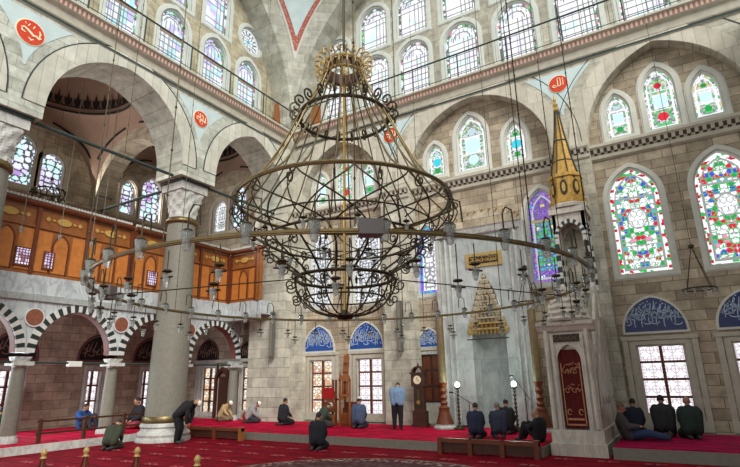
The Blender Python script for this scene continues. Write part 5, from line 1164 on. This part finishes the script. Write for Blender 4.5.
def person(loc, face, pose, label, top, legs, cap=None, hair=(40,34,30), skin=None, s=1.0, robe=False):
    """face: degrees counter-clockwise from +Y"""
    skin = skin or SK; P_ = {k: Vector(v) for k, v in POSE[pose].items()}; t = thing('person', label, 'person', loc, rz=math.radians(face)); t.scale = (s, s, s); WLOC[t.name] = (0, 0, 0)
    m = lambda p: Vector((-p.x, p.y, p.z)); up = (P_['hd']-P_['nk']).normalized(); fw = Vector((0, 1, 0)); fw = (fw-up*fw.dot(up)).normalized(); hd = P_['hd']; side = Vector((1, 0, 0))
    R3 = Matrix((side, fw, up)).transposed()
    b = MB(); chain(b, [(P_['pel'], .13), (P_['ch'], .135), (P_['nk']-(P_['nk']-P_['ch'])*.25, .08), (P_['nk'], .055), (hd-up*.03, .055)])
    ell(b, hd+up*.015, .076, .092, .108, rot=R3); ell(b, hd-up*.055+fw*.025, .055, .062, .055, rot=R3)
    capsule(b, hd+fw*.088+up*.02, hd+fw*.112-up*.015, .01, .016, 8); capsule(b, hd+fw*.09-up*.05+side*.016, hd+fw*.09-up*.05-side*.016, .01, .01, 8)
    for sd in (1, -1):
        ell(b, hd+side*.08*sd-up*.002, .014, .024, .034, 8, R3); capsule(b, hd+fw*.078+side*.03*sd+up*.035, hd+fw*.08+side*.05*sd+up*.03, .012, .01, 8)
        f = (lambda p: p) if sd == 1 else m
        sh, el, wr, hip, kn, an, toe = (f(P_[k]) for k in ('sh', 'el', 'wr', 'hip', 'kn', 'an', 'toe'))
        chain(b, [(P_['ch']+(P_['nk']-P_['ch'])*.5, .08), (sh, .062), (el, .046), (wr, .03)]); chain(b, [(P_['pel'], .1), (hip, .095), (kn, .062), (an, .042)]); chain(b, [(an-Vector((0, 0, .01)), .042), (toe, .032)])
        hv = (wr-el).normalized(); lat = hv.cross(Vector((0, 0, 1))).normalized() if abs(hv.z) < .95 else Vector((1, 0, 0)); pal = wr+hv*.05
        capsule(b, wr, pal, .028, .032, 8); capsule(b, pal+lat*.018, pal-lat*.018, .022, .022, 8); dn = Vector((0, 0, -1)) if abs(hv.z) < .8 else Vector((0, 1, 0))
        for q, ln in enumerate((.062, .072, .066, .05)):
            k0 = pal+hv*.02+lat*(.027-.018*q); k1 = k0+hv*ln*.55; chain(b, [(k0, .0095), (k1, .009), (k1+(hv*.7+dn*.7)*ln*.5, .008)])
        th0 = wr+hv*.03-lat*.0+Vector((-sd*.02, 0, 0)); chain(b, [(th0, .012), (th0+(hv+Vector((-sd*.8, 0, 0))).normalized()*.035, .011), (th0+(hv*1.4+Vector((-sd*.8, 0, 0))).normalized()*.065, .009)])
    def fin(mb, nm, mat, vox, par=t, sm=3, **tags):
        o = mb.build(nm, mat, par, smooth=True, **tags); r = o.modifiers.new('skin', 'REMESH'); r.mode = 'VOXEL'; r.voxel_size = vox; r.use_smooth_shade = True
        if sm: q = o.modifiers.new('soft', 'SMOOTH'); q.iterations = sm; q.factor = .5
        return o
    fin(b, 'body', skin, .0105, sm=1)
    j = MB(); wp = P_['pel']+(P_['ch']-P_['pel'])*.1; e = .02 if not robe else .04
    chain(j, [(wp, .14), (P_['pel']*.5+P_['ch']*.5, .14), (P_['ch'], .145), (P_['nk']-(P_['nk']-P_['ch'])*.35, .09)], e)
    for sd in (1, -1):
        f = (lambda p: p) if sd == 1 else m; sh, el, wr = (f(P_[k]) for k in ('sh', 'el', 'wr'))
        ctr = P_['ch']+(P_['nk']-P_['ch'])*.4; chain(j, [(ctr, .1), (sh, .075), (el, .062), (wr+(el-wr)*.12, .046)], e*.5); chain(j, [(f(P_['hip']), .12), (sh-Vector((0, 0, .08)), .1)], e)
    capsule(j, P_['nk']-up*.03, P_['nk']+up*.0, .072, .068)   # collar
    if robe:
        for sd in (1, -1):
            f = (lambda p: p) if sd == 1 else m; chain(j, [(f(P_['hip']), .14), (f(P_['kn']), .11)], .02)
    fin(j, 'robe' if robe else 'jacket', cloth(top), .018)
    q = MB(); chain(q, [(P_['pel'], .14), (P_['pel']+(P_['ch']-P_['pel'])*.15, .14)], .012)
    for sd in (1, -1):
        f = (lambda p: p) if sd == 1 else m; hip, kn, an = (f(P_[k]) for k in ('hip', 'kn', 'an')); chain(q, [(P_['pel'], .12), (hip, .115), (kn, .085), (an+(kn-an)*.08, .058)], .01)
    fin(q, 'trousers', cloth(legs), .018)
    sk = MB()
    for sd in (1, -1): f = (lambda p: p) if sd == 1 else m; chain(sk, [(f(P_['an'])-Vector((0, 0, .005)), .05), (f(P_['toe']), .04)])
    fin(sk, 'socks', cloth((60,56,56)), .014, sm=1)
    h = MB(); ell(h, hd+up*.035-fw*.016, .083, .094, .098, rot=R3)
    if hair is not None: h2 = h.build('hair', flat('hair_%d_%d' % (hair[0], hair[1]), hair, .7, 0, .1, 40), t, smooth=True)
    if cap: c = MB(); ell(c, hd+up*.07-fw*.008, .09, .1, .072, rot=R3); ring_ = [hd+up*.05-fw*.008+side*.09*math.cos(2*PI*k/20)+fw*.1*math.sin(2*PI*k/20) for k in range(20)]; c.tube(ring_, .012, 5, 0, True); c.build('cap', cloth(cap), t, smooth=True)
    ey = MB()
    for sd in (1, -1): ell(ey, hd+fw*.082+side*.03*sd+up*.018, .011, .008, .008, 8, R3)
    ey.build('eyes', M['black'], t, smooth=True); return t
E1 = .27
person((-15.0, 12.1, 0), -60, 'bow', 'person in black bowing forward, standing beside the tall granite column', (22,22,26), (18,18,22), cap=(220,218,210), s=1.05)
person((-18.1, 16.9, .27), -75, 'kneelbow', 'person in beige jacket and white cap kneeling near the aisle wooden door', (176,152,112), (120,104,80), cap=(232,230,224))
person((-16.15, 16.6, E1), -60, 'kneelbow', 'person in grey patterned sweater and white cap kneeling by the corner pier', (150,150,150), (50,50,56), cap=(228,226,220))
person((-14.05, 16.3, E1), -15, 'kneel', 'person in dark jacket kneeling in front of the corner pier', (34,36,44), (26,26,32))
person((-11.95, 16.0, E1), -35, 'kneelbow', 'person in green jacket and pale cap kneeling before the preacher chair', (62,74,62), (60,62,58), cap=(190,184,170))
person((-10.5, 16.3, E1), 12, 'kneel', 'person in blue grey jacket and white cap kneeling under the second window', (70,84,112), (52,58,74), cap=(226,224,220), s=1.05)
person((-8.85, 16.2, E1), 18, 'stand', 'person standing in light blue shirt and dark trousers beside the clock', (120,148,180), (28,28,36), hair=(70,60,56))
person((-9.7, 12.8, 0), 18, 'kneel', 'person in black kneeling alone on the lower central carpet', (24,26,34), (22,22,28), s=1.02)
person((-5.55, 14.9, E1), 6, 'kneel', 'person in navy kneeling, leftmost of the trio before the niche', (28,36,58), (24,28,44), s=.96)
person((-4.98, 15.2, E1), 22, 'kneel', 'person with greying hair kneeling, middle of the trio', (44,50,68), (36,40,54), hair=(120,112,104), s=.96)
person((-5.1, 16.4, E1), 0, 'kneel', 'person in black kneeling, rightmost of the trio before the niche', (30,32,38), (28,30,36), s=1.0)
person((-3.75, 14.75, E1), 75, 'knees', 'person in black with bald head sitting with knees up beside the pulpit', (24,22,26), (22,22,26), hair=(150,130,116), skin=SK, s=.95)
person((-1.62, 15.9, .29), -82, 'legs', 'bald person in grey jacket leaning on the pulpit, legs stretched out', (72,70,70), (44,58,92), hair=(120,92,78), s=1.05)
person((-1.55, 16.75, .29), -12, 'kneel', 'person in dark navy sitting behind the one with stretched legs', (28,34,52), (28,32,46))
person((-.84, 17.1, .29), 4, 'kneel', 'person in charcoal kneeling in front of the right grid window', (44,44,48), (60,54,46), s=1.08, robe=True)
person((-.2, 16.75, .29), 12, 'kneel', 'bald person in dark green jacket kneeling, rightmost of all', (34,50,44), (34,40,44), hair=(164,128,108), s=1.05, robe=True)
person((-15.75, 10.15, 0), 25, 'kneelbow', 'person in dark green mottled coat kneeling left of the tall column', (52,58,44), (46,48,40), s=1.0)
person((-20.4, 11.9, .27), -80, 'knees', 'person in blue jacket sitting by the lower aisle window', (34,76,136), (40,44,60), s=1.1)
person((-18.9, 13.15, .27), 175, 'cross', 'person in black jacket with white shirt sitting facing the hall', (34,30,36), (150,60,76), s=1.25)
person((-19.4, 8.55, .27), 60, 'kneel', 'person in dark green kneeling behind the left marble column', (26,66,40), (26,50,36), s=1.0)
person((-20.6, 8.3, .27), 0, 'kneel', 'person in black kneeling at the far left edge', (28,28,36), (28,28,34))
t = thing('floor_cushion', 'small red cushion leaning by the grey sweater person', 'cushion', (-17.0, 17.1, .27)); mb = MB(); ell(mb, (-17.0, 17.15, .47), .16, .07, .2); mb.build('cover', M['redcloth'], t, smooth=True)

# ================================================================== LIGHT, CAMERA
# the right hand wall of the hall (outside the picture) shades the right bays; left open above, so the daylight comes in over it
MB().box((3.6, -3, 0), (4.0, 20, 13.2)).build('wall_right', M['stoneX'], **S('right wall of the hall, outside the picture', 'wall'))
w = bpy.data.worlds.new('World'); bpy.context.scene.world = w; w.use_nodes = True
bg = w.node_tree.nodes['Background']; bg.inputs[0].default_value = (.93, .98, .98, 1); bg.inputs[1].default_value = .6
def sun(name, d, e, ang, c):
    l = bpy.data.lights.new(name, 'SUN'); l.energy = e; l.angle = math.radians(ang); l.color = c; o = bpy.data.objects.new(name, l); col.objects.link(o); o.rotation_euler = Vector(d).to_track_quat('-Z', 'Y').to_euler()
sun('daylight', (-.62, .52, -.6), 2.3, 30, (1, .98, .92))
def area(name, loc, d, sx, sy, e, c):
    l = bpy.data.lights.new(name, 'AREA'); l.shape = 'RECTANGLE'; l.size = sx; l.size_y = sy; l.energy = e; l.color = c; o = bpy.data.objects.new(name, l); col.objects.link(o); o.location = loc; o.rotation_euler = Vector(d).to_track_quat('-Z', 'Y').to_euler()
area('aisle_fill_light', (-22.1, 9, 2.2), (1, .2, .1), 14, 1.6, 420, (.84, 1, 1))  # added fill beside the low aisle windows, brightens the walls under the gallery
area('aisle_upper_fill_light', (-22.0, 10, 10.8), (1, .1, .12), 14, 1.6, 330, (1, .93, .86))  # added fill lamp at upper window height, lifts the dark aisle vaults
cam = bpy.data.cameras.new('camera'); co = bpy.data.objects.new('camera', cam); col.objects.link(co); bpy.context.scene.camera = co
cam.sensor_width = 36; cam.lens = 503/740*36; cam.clip_end = 200
Rm = Matrix(((0.85220840, 0.15904587, 0.49844282), (0.52289562, -0.22628307, -0.82181272), (-0.01791675, 0.96098927, -0.27600472)))
co.matrix_world = Matrix.Translation((0, 0, 2.0)) @ Rm.to_4x4()
sc = bpy.context.scene; sc.view_settings.view_transform = 'Standard'; sc.view_settings.look = 'None'; sc.view_settings.exposure = .56; sc.view_settings.gamma = 1; sc.view_settings.use_curve_mapping = False
sc.cycles.max_bounces = 6; sc.cycles.diffuse_bounces = 3; sc.cycles.transparent_max_bounces = 8
